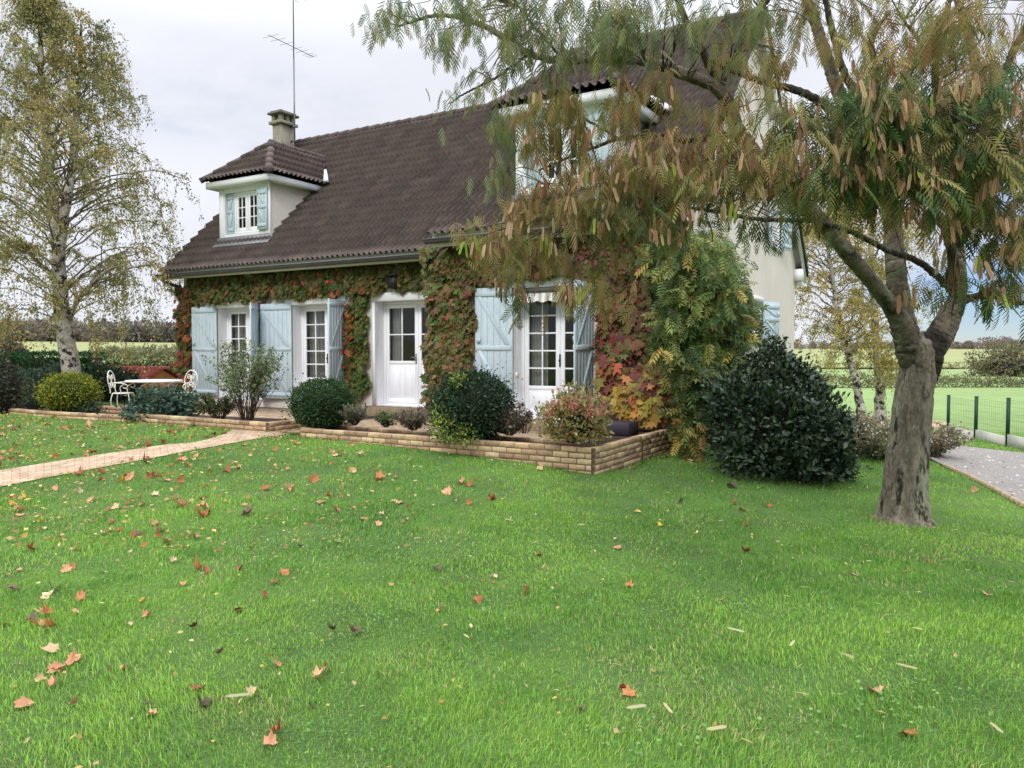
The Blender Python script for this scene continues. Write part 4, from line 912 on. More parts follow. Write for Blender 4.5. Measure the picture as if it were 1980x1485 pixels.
creeper('red and purple creeper on the right of the awning window by the corner', 'climbing_creeper', [(-1.3, .1, EYE - .3, EYE + 1.9, 0, 1900, .16, PU + OL[:2], None, .34), (-1.2, .05, EYE - 1.05, EYE - .1, -.08, 800, .19, [(172, 96, 76), (178, 122, 76), (146, 78, 70), (168, 150, 80), (120, 108, 62), (116, 74, 66)], None, .4), (-.9, -.05, EYE - 1.1, EYE - .55, -.25, 170, .17, [(176, 160, 74), (150, 140, 64), (190, 140, 70)], None, .3)], 55)

# wisteria at the corner
def wisteria():
    global rng; keep = rng; rng = np.random.default_rng(61)
    t = thing('wisteria', 'large leafy yellow-green wisteria climbing the right corner of the house', 'climbing plant', tuple(H(.12, -.22, -1.7)))
    o = np.array(H(.12, -.22, -1.7)); tr = Acc(); lf = Acc()
    for k, (dx, dy) in enumerate(((0, 0), (.09, .05), (-.07, .08), (.14, -.05), (.02, .14))):
        pts = [A(dx, dy, 0), A(dx * 1.3 + .05 * sin(k), dy + .03, .5), A(dx * .6 - .05, dy * .8, 1.1), A(.1 * k - .15, .05 * k, 1.8), A(.25 * k - .45, .12 * k - .05, 2.6), A(.4 * k - .6, .25 * k - .1, 3.2)]
        tr.tube(spline(np.array(pts), 30, .018, 61 + k), np.linspace(.055 - .006 * k, .015, 30), 8, cap=False, ridge=.12, seed=k)
    regs = [(1345, 545, 78, 85, 11.0, 12.2, 460), (1390, 575, 62, 75, 11.6, 12.8, 380), (1330, 640, 60, 90, 11.0, 12.0, 380), (1400, 660, 45, 70, 11.6, 12.6, 240), (1310, 500, 60, 50, 11.2, 12.0, 260), (1365, 480, 50, 45, 11.5, 12.3, 140), (1292, 650, 20, 55, 11.0, 11.5, 30), (1440, 610, 25, 60, 12.2, 13.2, 70), (1335, 850, 26, 40, 11.0, 11.4, 30), (1345, 720, 50, 60, 11.2, 12.2, 220), (1345, 800, 42, 60, 11.3, 12.2, 170), (1375, 760, 40, 60, 11.8, 12.6, 130)]
    G5 = [(88, 110, 56), (102, 122, 62), (74, 96, 50), (120, 130, 72), (64, 86, 46), (134, 132, 72)]; Y5 = [(180, 158, 76), (168, 146, 72), (190, 174, 96), (160, 124, 64)]
    for (u, v, ru, rv, d0, d1, n) in regs:
        n = int(n * 1.35); a = rng.uniform(0, 6.28, n); r = np.sqrt(rng.random(n)); uu = u + ru * r * np.cos(a); vv = v + rv * r * np.sin(a); dd = rng.uniform(d0, d1, n)
        p = np.array([P(*q_) for q_ in zip(uu, vv, dd)]) - o
        dr = unit(rnd(n) * .55 + A(-.15, -.45, -.75)); nn = unit(rnd(n) * .5 + A(-.1, -.8, .6)); yel = (rng.random(n) < (.7 if v > 840 or u == 1290 else .04))
        c = np.where(yel[:, None], palette(Y5, n), palette(G5, n, None, .22)); lf.inst(PINNATE, p, basis(dr, nn), .245 * rng.uniform(.7, 1.25, n), c)
    for k in range(9):     # thin whips reaching out along the gable
        s = P(1380 + 6 * k, 520 + 18 * k, 12.3) - o; e = s + A(.5 + .25 * rng.random(), .5, .25 * rng.normal()); pts = spline(A(s, (s + e) / 2 + A(0, 0, .12), e), 12, .01, k); tr.tube(pts, .004, 4, cap=False)
        p = pts[3::2]; n = len(p); lf.inst(PINNATE, p, basis(unit(rnd(n) + A(0, 0, -.6)), unit(rnd(n) + A(0, -1, .5))), np.full(n, .16), palette(G5, n))
    lf.build('foliage', M_leaf, t); tr.build('trunk', M_limb, t); rng = keep
wisteria()

# big dark camellia with pale light-green neighbour
def camellia():
    b = G(1500, 925); t = thing('camellia_bush', 'large dark glossy evergreen bush beside the gable wall', 'shrub', tuple(b)); ac = Acc(); st = Acc()
    CD = [(42, 58, 40), (52, 70, 48), (34, 48, 36), (64, 84, 56), (82, 100, 72)]
    def lob(u, v, d, R, n, sd, **k): cloud(ac, P(u, v, d) - b, R, int(n * 1.8), .068, CD, OVAL, seed=sd, shell=.4, lump=.34, zmin=.02, sv=.35, **k)
    for i, (u, v, d, R, n) in enumerate(((1495, 800, 10.4, (.62, .6, .62), 2600), (1440, 800, 10.5, (.5, .5, .55), 1500), (1545, 830, 10.2, (.6, .55, .6), 2400), (1490, 720, 10.6, (.36, .36, .34), 900), (1530, 755, 10.5, (.42, .4, .4), 1100), (1585, 850, 10.3, (.42, .42, .5), 1200), (1470, 870, 10.2, (.6, .5, .4), 1300), (1400, 770, 10.6, (.28, .3, .35), 420), (1500, 672, 10.6, (.13, .13, .14), 120), (1560, 895, 10.1, (.6, .4, .25), 900))): lob(u, v, d, R, n, 500 + i)
    for (u, v, d, R) in ((1500, 830, 10.55, (.42, .36, .46)), (1550, 855, 10.45, (.36, .3, .38)), (1450, 850, 10.55, (.3, .3, .34))): blob(ac, P(u, v, d) - b, R, 3, .2, srgb(20, 22, 18))  # near-black cores added within the leaves to block light
    ac.build('foliage', M_gloss, t); stems(st, (0, 0, 0), np.array([P(u, v, 10.5) - b for u, v in ((1500, 690), (1440, 760), (1550, 770), (1590, 830), (1400, 770), (1480, 740))]), .03, .008); st.build('stem', M_wood, t)
    b2 = G(1625, 905)
    airy('yellow-green leafy bush at the right edge of the dark evergreen bush', 'pale_green_bush', b2 + A(0, .35, 0), .30, .95, 30, 1100, .11, [(112, 128, 66), (136, 148, 80), (92, 110, 56), (160, 166, 100)], 71, tpl=OVAL, frm=.2)
    lowmound('low fine-leaved dark green cushion at the right foot of the evergreen bush', 'green_cushion', tuple(G(1600, 925)), (.42, .3, .2), 900, .05, [(58, 78, 44), (70, 90, 50), (48, 64, 38)], 72)
    airy('small orange-leaved seedling at the foot of the dark evergreen bush', 'orange_seedling', G(1525, 918) - A(0, .1, 0), .2, .16, 12, 60, .09, [(170, 110, 60), (150, 120, 66)], 73, tpl=OVAL)
camellia()

# gaura: airy grey-brown mass with white flecks, by the drive
def gaura(label, c, sp, h, n, nf, seed):
    t = airy(label, 'flowering_gaura', c, sp, h, 90, n, .06, [(136, 136, 106), (122, 126, 94), (146, 134, 110), (148, 124, 108), (108, 116, 84)], seed, r0=.004, droop=-.1, frm=.1, up=1.0, bend=.25)
    g = np.random.default_rng(seed); a = g.uniform(0, 6.28, nf); r = sp * g.random(nf) ** .5; z = h * (1 - .35 * (r / sp) ** 2) * g.uniform(.55, 1.05, nf)
    ac = Acc(); ac.inst(DIAMOND, np.c_[r * np.cos(a), r * np.sin(a), z], basis(unit(g.normal(size=(nf, 3))), unit(g.normal(size=(nf, 3)))), np.full(nf, .035), np.tile(srgb(228, 222, 214), (nf, 1))); tag(ac.build('flowers', M_leaf, t), kind='stuff')
gaura('grey-brown flowering gaura with white flecks, left of the big tree trunk', G(1690, 888), .95, .80, 6000, 320, 81)
gaura('grey-brown flowering gaura spilling over the drive, right of the big tree trunk', G(1795, 884), .75, .66, 4600, 320, 82)
gaura('brownish seed-head planting around the birch bed', G(1650, 838), 1.0, .35, 2000, 60, 83)

# ------------------------------------------------------------------ garden furniture, shed, hedges on the left
def spiral(c, r0, r1, turns, ex, ez, start=0, n=26):
    t = np.linspace(0, 1, n); a = start + t * turns * 2 * pi; r = r0 + (r1 - r0) * t
    return np.array(c) + (r * np.cos(a))[:, None] * np.array(ex) + (r * np.sin(a))[:, None] * np.array(ez)
def garden_chair(label, x, y, z, rz):
    t = thing('garden_chair', label, 'chair', (x, y, z), rz, 'white wrought iron garden chairs')
    ex, ez = A(1, 0, 0), A(0, 0, 1)
    ac = Acc(); an = np.linspace(0, 2 * pi, 33); ac.tube(np.c_[.21 * np.cos(an), .2 * np.sin(an), 0 * an + .45], .013, 6, cap=False)
    for r in (.06, .12, .17): ac.tube(np.c_[r * np.cos(an), r * np.sin(an), 0 * an + .452], .006, 5, cap=False)
    for k in range(8): a = k * pi / 4; ac.tube(A([.04 * cos(a), .04 * sin(a), .452], [.2 * cos(a), .2 * sin(a), .452]), .006, 5)
    ac.build('seat', M_iron, t)
    for sx in (-1, 1):
        for sy in (-1, 1):
            ac = Acc(); ac.tube(spline(A([sx * .16, sy * .16, .45], [sx * .19, sy * .19, .28], [sx * .16, sy * .17, .14], [sx * .22, sy * .22, 0]), 14), .012, 6); ac.build('leg', M_iron, t)
    ac = Acc()
    bk = lambda P_: np.c_[P_[:, 0], P_[:, 1] + .2 + .12 * (P_[:, 2] - .45), P_[:, 2]]
    lp = A([-.16, 0, .45], [-.15, 0, .55], [-.20, 0, .70], [-.17, 0, .84], [-.08, 0, .92], [0, 0, .935], [.08, 0, .92], [.17, 0, .84], [.20, 0, .70], [.15, 0, .55], [.16, 0, .45])
    ac.tube(bk(spline(lp, 44)), .012, 6)
    for sx in (-1, 1):
        ac.tube(bk(spiral((sx * .075, 0, .81), .065, .012, 1.5, ex * sx, ez, pi * .9)), .009, 5); ac.tube(bk(spiral((sx * .07, 0, .60), .06, .012, 1.4, ex * sx, -ez, pi * .9)), .009, 5)
        ac.tube(bk(spline(A([sx * .012, 0, .80], [sx * .02, 0, .70], [sx * .06, 0, .66], [sx * .012, 0, .60]), 14)), .009, 5)
    ac.build('backrest', M_iron, t)
    for sx in (-1, 1):
        ac = Acc(); ac.tube(spline(A([sx * .19, .235, .66], [sx * .24, .1, .68], [sx * .25, -.08, .67], [sx * .24, -.17, .62], [sx * .23, -.14, .56], [sx * .23, -.08, .58]), 22), .011, 6); ac.tube(spline(A([sx * .24, -.12, .66], [sx * .22, -.02, .58], [sx * .19, -.03, .45]), 10), .01, 6); ac.build('arm', M_iron, t)
ZTR = EYE - 1.34
garden_chair('white scrolled iron garden chair left of the table, in profile', -8.42, 16.75, ZTR, radians(98))
garden_chair('white scrolled iron garden chair right of the table, by the house corner', -7.2, 16.9, ZTR, radians(-28))
t = thing('garden_table', 'white round garden table between two scrolled iron chairs', 'table', (-7.86, 17.0, ZTR))
ac = Acc(); ac.tube(A([0, 0, .685], [0, 0, .70], [0, 0, .715], [0, 0, .725]), [.57, .585, .585, .57], 40); ac.build('tabletop', M_frame, t)
for k in range(4):
    a = k * pi / 2 + .6; ac = Acc(); ac.tube(spline(A([.1 * cos(a), .1 * sin(a), .68], [.28 * cos(a), .28 * sin(a), .55], [.12 * cos(a), .12 * sin(a), .3], [.34 * cos(a), .34 * sin(a), 0]), 16), .014, 6); ac.build('leg', M_iron, t)

sx_, sy_ = -11.45, 24.0; sz_ = float(ground(sx_, sy_))
t = thing('garden_shed', 'small orange-brown garden shed with red tiled roof behind the table', 'shed', (sx_, sy_, sz_), radians(-24))
zt_ = EYE - .84 - sz_; M_shed = mat('shed_board', srgb(186, 122, 84), .85, noise=(6, .8, 1.15)); zr2 = EYE - .52 - sz_
ac = Acc(); ac.box((-.85, -.6, -.1), (.85, .6, zt_)); ac.add(A([.85, -.6, zt_], [.85, .6, zt_], [.85, 0, zr2 - .03]), [[0, 1, 2]]); ac.add(A([-.85, -.6, zt_], [-.85, .6, zt_], [-.85, 0, zr2 - .03]), [[0, 1, 2]])
for x in np.arange(-.8, .85, .14): ac.box((x, -.612, 0), (x + .125, -.6, zt_ - .01))
ac.build('wall', M_shed, t)
ac = Acc(); hh = math.hypot(.75, zr2 - zt_ + .07); qd = A(0, -.75, -(zr2 - zt_ + .07)) / hh
tiles(ac, A(-1.0, 0, zr2), A(1., 0, 0), qd, np.cross(A(1., 0, 0), -qd) * -1 if np.cross(A(1., 0, 0), -qd)[2] < 0 else np.cross(A(1., 0, 0), -qd), 2.0, hh, col=[(150, 78, 66), (136, 70, 62), (160, 88, 72)], rh=.2, seed=91)
qd = A(0, .75, -(zr2 - zt_ + .07)) / hh
tiles(ac, A(-1.0, 0, zr2), A(1., 0, 0), qd, A(0, (zr2 - zt_ + .07), .75) / hh, 2.0, hh, col=[(150, 78, 66), (136, 70, 62)], rh=.2, seed=92)
ridge_caps(ac, (-1, 0, zr2 + .01), (1, 0, zr2 + .01), .07, 93, [(150, 78, 66), (130, 66, 58)])
ac.build('roof', mat('red_tile', tint=True, rough=.8), t)
ac = Acc(); ac.box((-.4, -.635, 0), (.2, -.613, zt_ - .12)); ac.build('door', M_shed, t)

def hedge(label, name, x0, x1, y, dep, z0, z1, n, size, cols, seed, rz=0, rough_=.05):
    g = np.random.default_rng(seed); w = x1 - x0; h = z1 - z0
    t = thing(name, label, 'hedge', ((x0 + x1) / 2, y, z0), rz); ac = Acc()
    f = g.random(n); top = f < w * dep / (w * dep + w * h * 2); p = np.zeros((n, 3)); nn = np.zeros((n, 3))
    p[:, 0] = g.uniform(-w / 2, w / 2, n); p[:, 1] = np.where(top, g.uniform(-dep / 2, dep / 2, n), np.where(g.random(n) < .75, -dep / 2, dep / 2)); p[:, 2] = np.where(top, h, g.uniform(0, h, n))
    nn[top] = (0, 0, 1); nn[~top, 1] = np.sign(p[~top, 1]); e = g.random(n) < .08; p[e, 0] = np.sign(p[e, 0]) * w / 2
    lum = (vnoise(p[:, 0] * 3 + 60, p[:, 2] * 3 + 60 + p[:, 1], 1.0, seed) - .5) * 2; p += nn * (lum * rough_ + .02 * g.normal(size=n))[:, None] + rough_ * .5 * g.normal(size=(n, 3))
    ac.inst(DIAMOND, p, basis(unit(nn + .9 * g.normal(size=(n, 3)) + A(0, 0, .4)), unit(nn + .6 * g.normal(size=(n, 3)))), size * g.uniform(.6, 1.3, n), palette(cols, n))
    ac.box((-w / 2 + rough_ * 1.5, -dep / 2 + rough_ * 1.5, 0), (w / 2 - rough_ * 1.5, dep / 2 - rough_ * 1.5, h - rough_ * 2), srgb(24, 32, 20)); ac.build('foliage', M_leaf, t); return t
gz = lambda x, y: float(ground(x, y))
hx0, hx1 = (36 - 990) / F * 27, (190 - 990) / F * 27
hedge('clipped dark green hedge behind the birch trunk', 'clipped_hedge', hx0 - 1.5, hx1, 27, 1.0, gz(-16, 27) - .1, EYE - .10, 9000, .09, [(34, 66, 34), (42, 78, 38), (28, 54, 30), (52, 90, 46)], 101)
JUN = [(62, 80, 62), (74, 94, 70), (52, 68, 54), (86, 104, 80)]
def mound(label, u, d, w, top, n, size, cols, seed, name='juniper_mound', **k):
    x = (u - 990) / F * d; z = gz(x, d); h = EYE + top - z; return lowmound(label, name, (x, d, z), (w, w * .8, h / 1.42), n, size, cols, seed, **k)
mound('broad grey-green juniper mound left of the birch trunk', 92, 20.0, .95, -.44, 4200, .10, JUN, 102)
mound('dark green juniper mound right of the birch trunk', 208, 20.4, .75, -.42, 3800, .10, [(48, 66, 48), (58, 78, 54), (38, 54, 42)], 103)
mound('tall dark brown-grey shrub at the left edge of the lawn', -6, 16.6, .5, -.02, 3000, .07, [(66, 64, 52), (80, 74, 60), (52, 54, 44), (84, 88, 66)], 104, 'dark_shrub', lump=.3)
mound('tall ochre autumn shrub beyond the hedge at the left edge', 5, 34, 1.6, 1.15, 4200, .13, [(142, 120, 72), (158, 132, 80), (120, 104, 66), (104, 104, 64)], 105, 'autumn_shrub', lump=.35)
mound('low green-brown shrub beside the dark shrub at the left edge', 62, 17.6, .36, -.72, 1200, .06, [(84, 92, 66), (96, 100, 74), (70, 78, 58)], 106, 'low_shrub')
x0s, x1s = (185 - 990) / F * 62, (350 - 990) / F * 62
hedge('pale grey-green scrub line in front of the far field on the left', 'scrub_hedge', x0s, x1s + 2, 62, 3, gz(-30, 62) - .2, EYE - .15, 9000, .24, [(132, 132, 96), (120, 124, 88), (146, 140, 102), (108, 114, 80)], 107, rough_=.35)
# field hedges on the right
def hline(label, u0, u1, d, zt0, n, size, cols, seed, dep=1.6, rough_=.35, z=None):
    x0, x1 = (u0 - 990) / F * d, (u1 - 990) / F * d; zb = gz((x0 + x1) / 2, d) - .2
    return hedge(label, 'field_hedge', x0, x1, d, dep, zb, zt0 + EYE, n, size, cols, seed, rough_=rough_)
HD = [(112, 116, 80), (122, 122, 86), (100, 108, 74), (132, 126, 94)]
hline('low dark hedge crossing the near field left of the big trunk', 1575, 1735, 70, -2.5, 2600, .2, HD, 111)
hline('low dark hedge crossing the near field behind the fence', 1790, 2120, 71, -2.62, 5200, .2, HD, 112)
hline('thin pale hedge line in the middle of the right field', 1580, 2150, 170, -2.6, 3000, .4, [(132, 128, 86), (120, 122, 80)], 113, rough_=.4)
x = (1960 - 990) / F * 108
lowmound('large rounded brown-green thicket in the field on the right', 'thicket', (x, 108, gz(x, 108)), (5.6, 3.5, 2.7), 9000, .32, [(122, 116, 86), (108, 108, 76), (136, 124, 96), (96, 102, 70)], 114, lump=.2)
def woods(name, label, az0, az1, dist, h, ncl, cols, seed):
    g = np.random.default_rng(seed); ac = Acc()
    for i in range(ncl):
        a = g.uniform(az0, az1); d = dist * g.uniform(.97, 1.06); x, y = d * sin(a), d * cos(a); hh = h * g.uniform(.65, 1.1); z = gz(x, y)
        cc = cols[g.integers(len(cols))]; cloud(ac, (x, y, z + hh * .52), (hh * .42, hh * .42, hh * .52), 90, hh * .2, [cc, tuple(int(q * .85) for q in cc)], seed=seed * 1000 + i, shell=.6, lump=.25)
    tag(ac.build(name, M_leaf), label, 'woods', kind='stuff')
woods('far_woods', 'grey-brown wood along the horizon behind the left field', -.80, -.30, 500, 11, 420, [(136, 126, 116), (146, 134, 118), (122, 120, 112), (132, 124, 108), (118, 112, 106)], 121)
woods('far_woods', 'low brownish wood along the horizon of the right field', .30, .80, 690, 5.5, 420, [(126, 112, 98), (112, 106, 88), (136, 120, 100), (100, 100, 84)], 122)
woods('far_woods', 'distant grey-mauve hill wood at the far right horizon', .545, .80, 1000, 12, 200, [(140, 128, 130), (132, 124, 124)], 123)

# fence on the right
t = thing('wire_fence', 'green post and wire mesh fence on concrete boards beside the drive', 'fence', (11.8, 20.9, gz(11.8, 20.9)))
fo = A(11.8, 20.9, gz(11.8, 20.9)); fp = [A(11.80, 20.9), A(11.56, 19.25), A(11.30, 17.6), A(11.0, 15.95), A(10.75, 14.3)]
fz = [-2.14, -2.08, -2.02, -1.97, -1.92]; fz = [EYE + q - .02 for q in fz]
for p_, z in zip(fp, fz):
    ac = Acc(); ac.box((p_[0] - .03, p_[1] - .03, z - .1), (p_[0] + .03, p_[1] + .03, z + .98)); ac.box((p_[0] - .033, p_[1] - .033, z + .982), (p_[0] + .033, p_[1] + .033, z + 1.0)); ac.V = [v - fo for v in ac.V]; ac.build('post', M_green, t)
for (p_, q_), (z0, z1) in zip(zip(fp, fp[1:]), zip(fz, fz[1:])):
    d = (q_ - p_) / np.linalg.norm(q_ - p_); n_ = A(-d[1], d[0]) * .022; a = p_ + d * .035; b = q_ - d * .035
    ac = Acc(); V = [(*(e + s), z + k) for e, z in ((a, z0 - .05), (b, z0 - .05)) for s in (-n_, n_) for k in (-.15, .22)]
    ac.add(A(*V) - fo, np.array([[0, 1, 3, 2], [4, 6, 7, 5], [0, 4, 5, 1], [2, 3, 7, 6], [0, 2, 6, 4], [1, 5, 7, 3]]), None); ac.build('plinth_board', mat('pale_concrete', srgb(196, 194, 184), .9, noise=(5, .85, 1.08)) if 'pale_concrete' not in MATS else MATS['pale_concrete'], t)
    ac = Acc(); ln = np.linalg.norm(b - a)
    for s in np.arange(0, ln, .10): c = a + d * s; ac.tube(A([c[0], c[1], z0 + .2], [c[0], c[1], z0 + .95]) - fo, .0016, 3, cap=False)
    for k in np.arange(.2, .96, .15): ac.tube(A([*a, z0 + k], [*b, z0 + k]) - fo, .0018, 3, cap=False)
    ac.build('wire_mesh', M_green, t)
# ring of edging round the birch bed
ac = Acc(); bc = A(11.55, 24.6); an = np.linspace(0, 2 * pi, 60); R_ = 1.9
for r0, r1 in ((R_, R_ + .14),):
    V = []
    for a in an:
        for r, k in ((r0, -.1), (r0, .14), (r1, .14), (r1, -.1)): x, y = bc + A(cos(a), sin(a)) * r; V.append((x, y, gz(x, y) + k))
    i = np.arange(59)[:, None] * 4; j = np.arange(4)[None]; ac.add(A(*V), np.stack([i + j, i + 4 + j, i + 4 + (j + 1) % 4, i + (j + 1) % 4], -1).reshape(-1, 4))
tag(ac.build('bed_edging', mat('edging_stone', srgb(190, 166, 132), .9, noise=(6, .8, 1.1))), 'round tan stone edging of the bed under the two thin birches', 'edging')

# ------------------------------------------------------------------ birches
M_birch = mat('birch_bark', srgb(190, 184, 174), .85, noise=[(4, .7, 1.1), (30, .85, 1.1)], bump=(20, .5, .02), var2=[(srgb(134, 124, 112), 2.2, .46, .68), (srgb(44, 40, 36), 5, .50, .56)])
M_btwig = mat('birch_twig', srgb(112, 100, 86), .9, noise=(9, .7, 1.3))
def birch(label, base, stems_, env, nbr, nleaf, size, cols, w, seed, r_in=0, hang=1.0, low=(.0, 0), droopmax=1.6):
    global rng; keep = rng; rng = np.random.default_rng(seed)
    t = thing('birch_tree', label, 'tree', tuple(base)); tr = Acc(); bw = Acc(); lf = Acc(); axes = []
    for k, (pts, r0, r1) in enumerate(stems_):
        c = spline(np.array(pts), 60, .012, seed + k); axes.append((c, np.linspace(r0, r1, 60)))
        rr = np.linspace(r0, r1, 60) * (1 + (.45 * np.exp(-np.linspace(0, 1, 60) * 22) if k == 0 else 0)); tr.tube(c, rr, 14, cap=True, ridge=.07, seed=k)
    tr.build('trunk', M_birch, t, smooth=True)
    ez, er = zip(*env); per = nleaf // nbr
    for b in range(nbr):
        z = rng.uniform(ez[0], ez[-1]); cand = [a for a in axes if a[0][:, 2].min() < z < a[0][:, 2].max()] or [axes[-1]]
        c, rad = cand[rng.integers(len(cand))]; i = int(np.argmin(abs(c[:, 2] - z))); o = c[i]
        R = np.interp(z, ez, er) * rng.uniform(.45, 1.05); a = rng.uniform(0, 2 * pi); rise = R * rng.uniform(.25, .55); dr_ = rng.uniform(.3, 1) * droopmax * hang * min(1, R / 1.5)
        p1 = o + A(cos(a) * R * .45, sin(a) * R * .45, rise * .75); p2 = o + A(cos(a) * R * .85, sin(a) * R * .85, rise * .8); p3 = o + A(cos(a + .1) * R, sin(a + .1) * R, rise * .8 - dr_)
        pts = spline(A(o - A(cos(a), sin(a), 0) * .02, p1, p2, p3), 22, .02, seed + b); bw.tube(pts, np.linspace(min(rad[i] * .4, .013 + .004 * R), .0025, 22), 5, cap=False)
        k = per; nt_ = 7; out = []
        for q_ in range(nt_):    # hanging twigs
            j = rng.integers(7, 22); s = pts[j]; ln = rng.uniform(.25, .9) * hang; aa = a + rng.normal() * .9
            e = spline(A(s, s + A(cos(aa) * ln * .35, sin(aa) * ln * .35, ln * .08), s + A(cos(aa) * ln * .5, sin(aa) * ln * .5, -ln * .75)), 10, .012, b * 10 + q_); bw.tube(e, np.linspace(.005, .002, 10), 3, cap=False); out.append(e)
        E_ = np.concatenate(out + [pts[8:]]); p = E_[rng.integers(0, len(E_), k)] + rnd(k) * .05
        lf.inst(DIAMOND, p, basis(unit(rnd(k) * .7 + A(0, 0, -.8)), unit(rnd(k))), size * rng.uniform(.6, 1.3, k), palette(np.array(cols)[[rng.integers(len(cols)), rng.integers(len(cols)), rng.integers(len(cols))]], k, None, .22))
    bw.build('branches', M_btwig, t); lf.build('crown', M_airy, t); rng = keep; return t
bz_ = gz(-11.06, 19.5); bp = lambda u, v: (lambda q: (q[0] + 11.06, 0 + 0 * q[1], q[2] - bz_))(P(u, v, 19.5))
st_ = [([(-.06, 0, -.1), bp(140, 740), bp(128, 660), bp(119, 590), bp(114, 500), bp(106, 420), bp(95, 330), bp(88, 230), bp(80, 110), bp(76, 20), bp(76, -10)], .235, .02),
       ([bp(114, 480), (bp(122, 400)[0], .1, bp(122, 400)[2]), (bp(130, 320)[0], .25, bp(130, 320)[2]), (bp(134, 220)[0], .3, bp(134, 220)[2]), (bp(142, 110)[0], .3, bp(142, 110)[2]), (bp(146, 40)[0], .25, bp(146, 40)[2])], .15, .025),
       ([bp(132, 625), (bp(150, 590)[0], -.1, bp(150, 590)[2]), (bp(190, 545)[0], -.2, bp(190, 545)[2]), (bp(240, 510)[0], -.3, bp(240, 510)[2])], .07, .02),
       ([bp(118, 560), (bp(90, 520)[0], -.1, bp(90, 520)[2]), (bp(40, 480)[0], .1, bp(40, 480)[2])], .06, .02)]
BC = [(152, 148, 96), (168, 160, 104), (134, 138, 90), (178, 168, 110), (122, 130, 86), (172, 152, 92)]
birch('tall autumn birch with pale trunk left of the house', (-11.06, 19.5, bz_), st_, [(2.0, 2.0), (2.8, 2.9), (4.3, 3.2), (5.6, 2.8), (7.0, 2.0), (8.2, 1.25), (9.3, .7), (10.2, .3)], 240, 64000, .066, BC, None, 131)
b1 = A(11.0, 24.2); z1 = gz(*b1); q1 = lambda u, v, d=24.2: tuple(P(u, v, d) - A(b1[0], b1[1], z1))
birch('slender leaning birch with golden leaves, left of the pair by the bed', (*b1, z1), [([q1(1668, 815), q1(1655, 740), q1(1638, 680), q1(1622, 610), q1(1606, 520), q1(1596, 430), q1(1590, 330)], .13, .02)], [(2.1, 1.5), (3.0, 2.1), (4.2, 2.2), (5.4, 1.7), (6.6, .9)], 90, 19000, .07, [(186, 168, 92), (170, 158, 88), (200, 178, 104), (150, 146, 84)], None, 132, droopmax=1.3)
b2 = A(11.85, 25.2); z2 = gz(*b2); q2 = lambda u, v, d=25.2: tuple(P(u, v, d) - A(b2[0], b2[1], z2))
birch('straight birch with white lower trunk, right of the pair by the bed', (*b2, z2), [([q2(1702, 820), q2(1700, 740), q2(1692, 640), q2(1686, 520), q2(1684, 400), q2(1690, 260), q2(1695, 150)], .17, .02)], [(1.6, 1.1), (2.6, 2.0), (4.2, 2.2), (6.0, 1.9), (7.6, 1.3), (9, .6)], 100, 21000, .07, [(176, 160, 88), (160, 150, 84), (190, 172, 100), (140, 140, 82)], None, 133, droopmax=1.6)

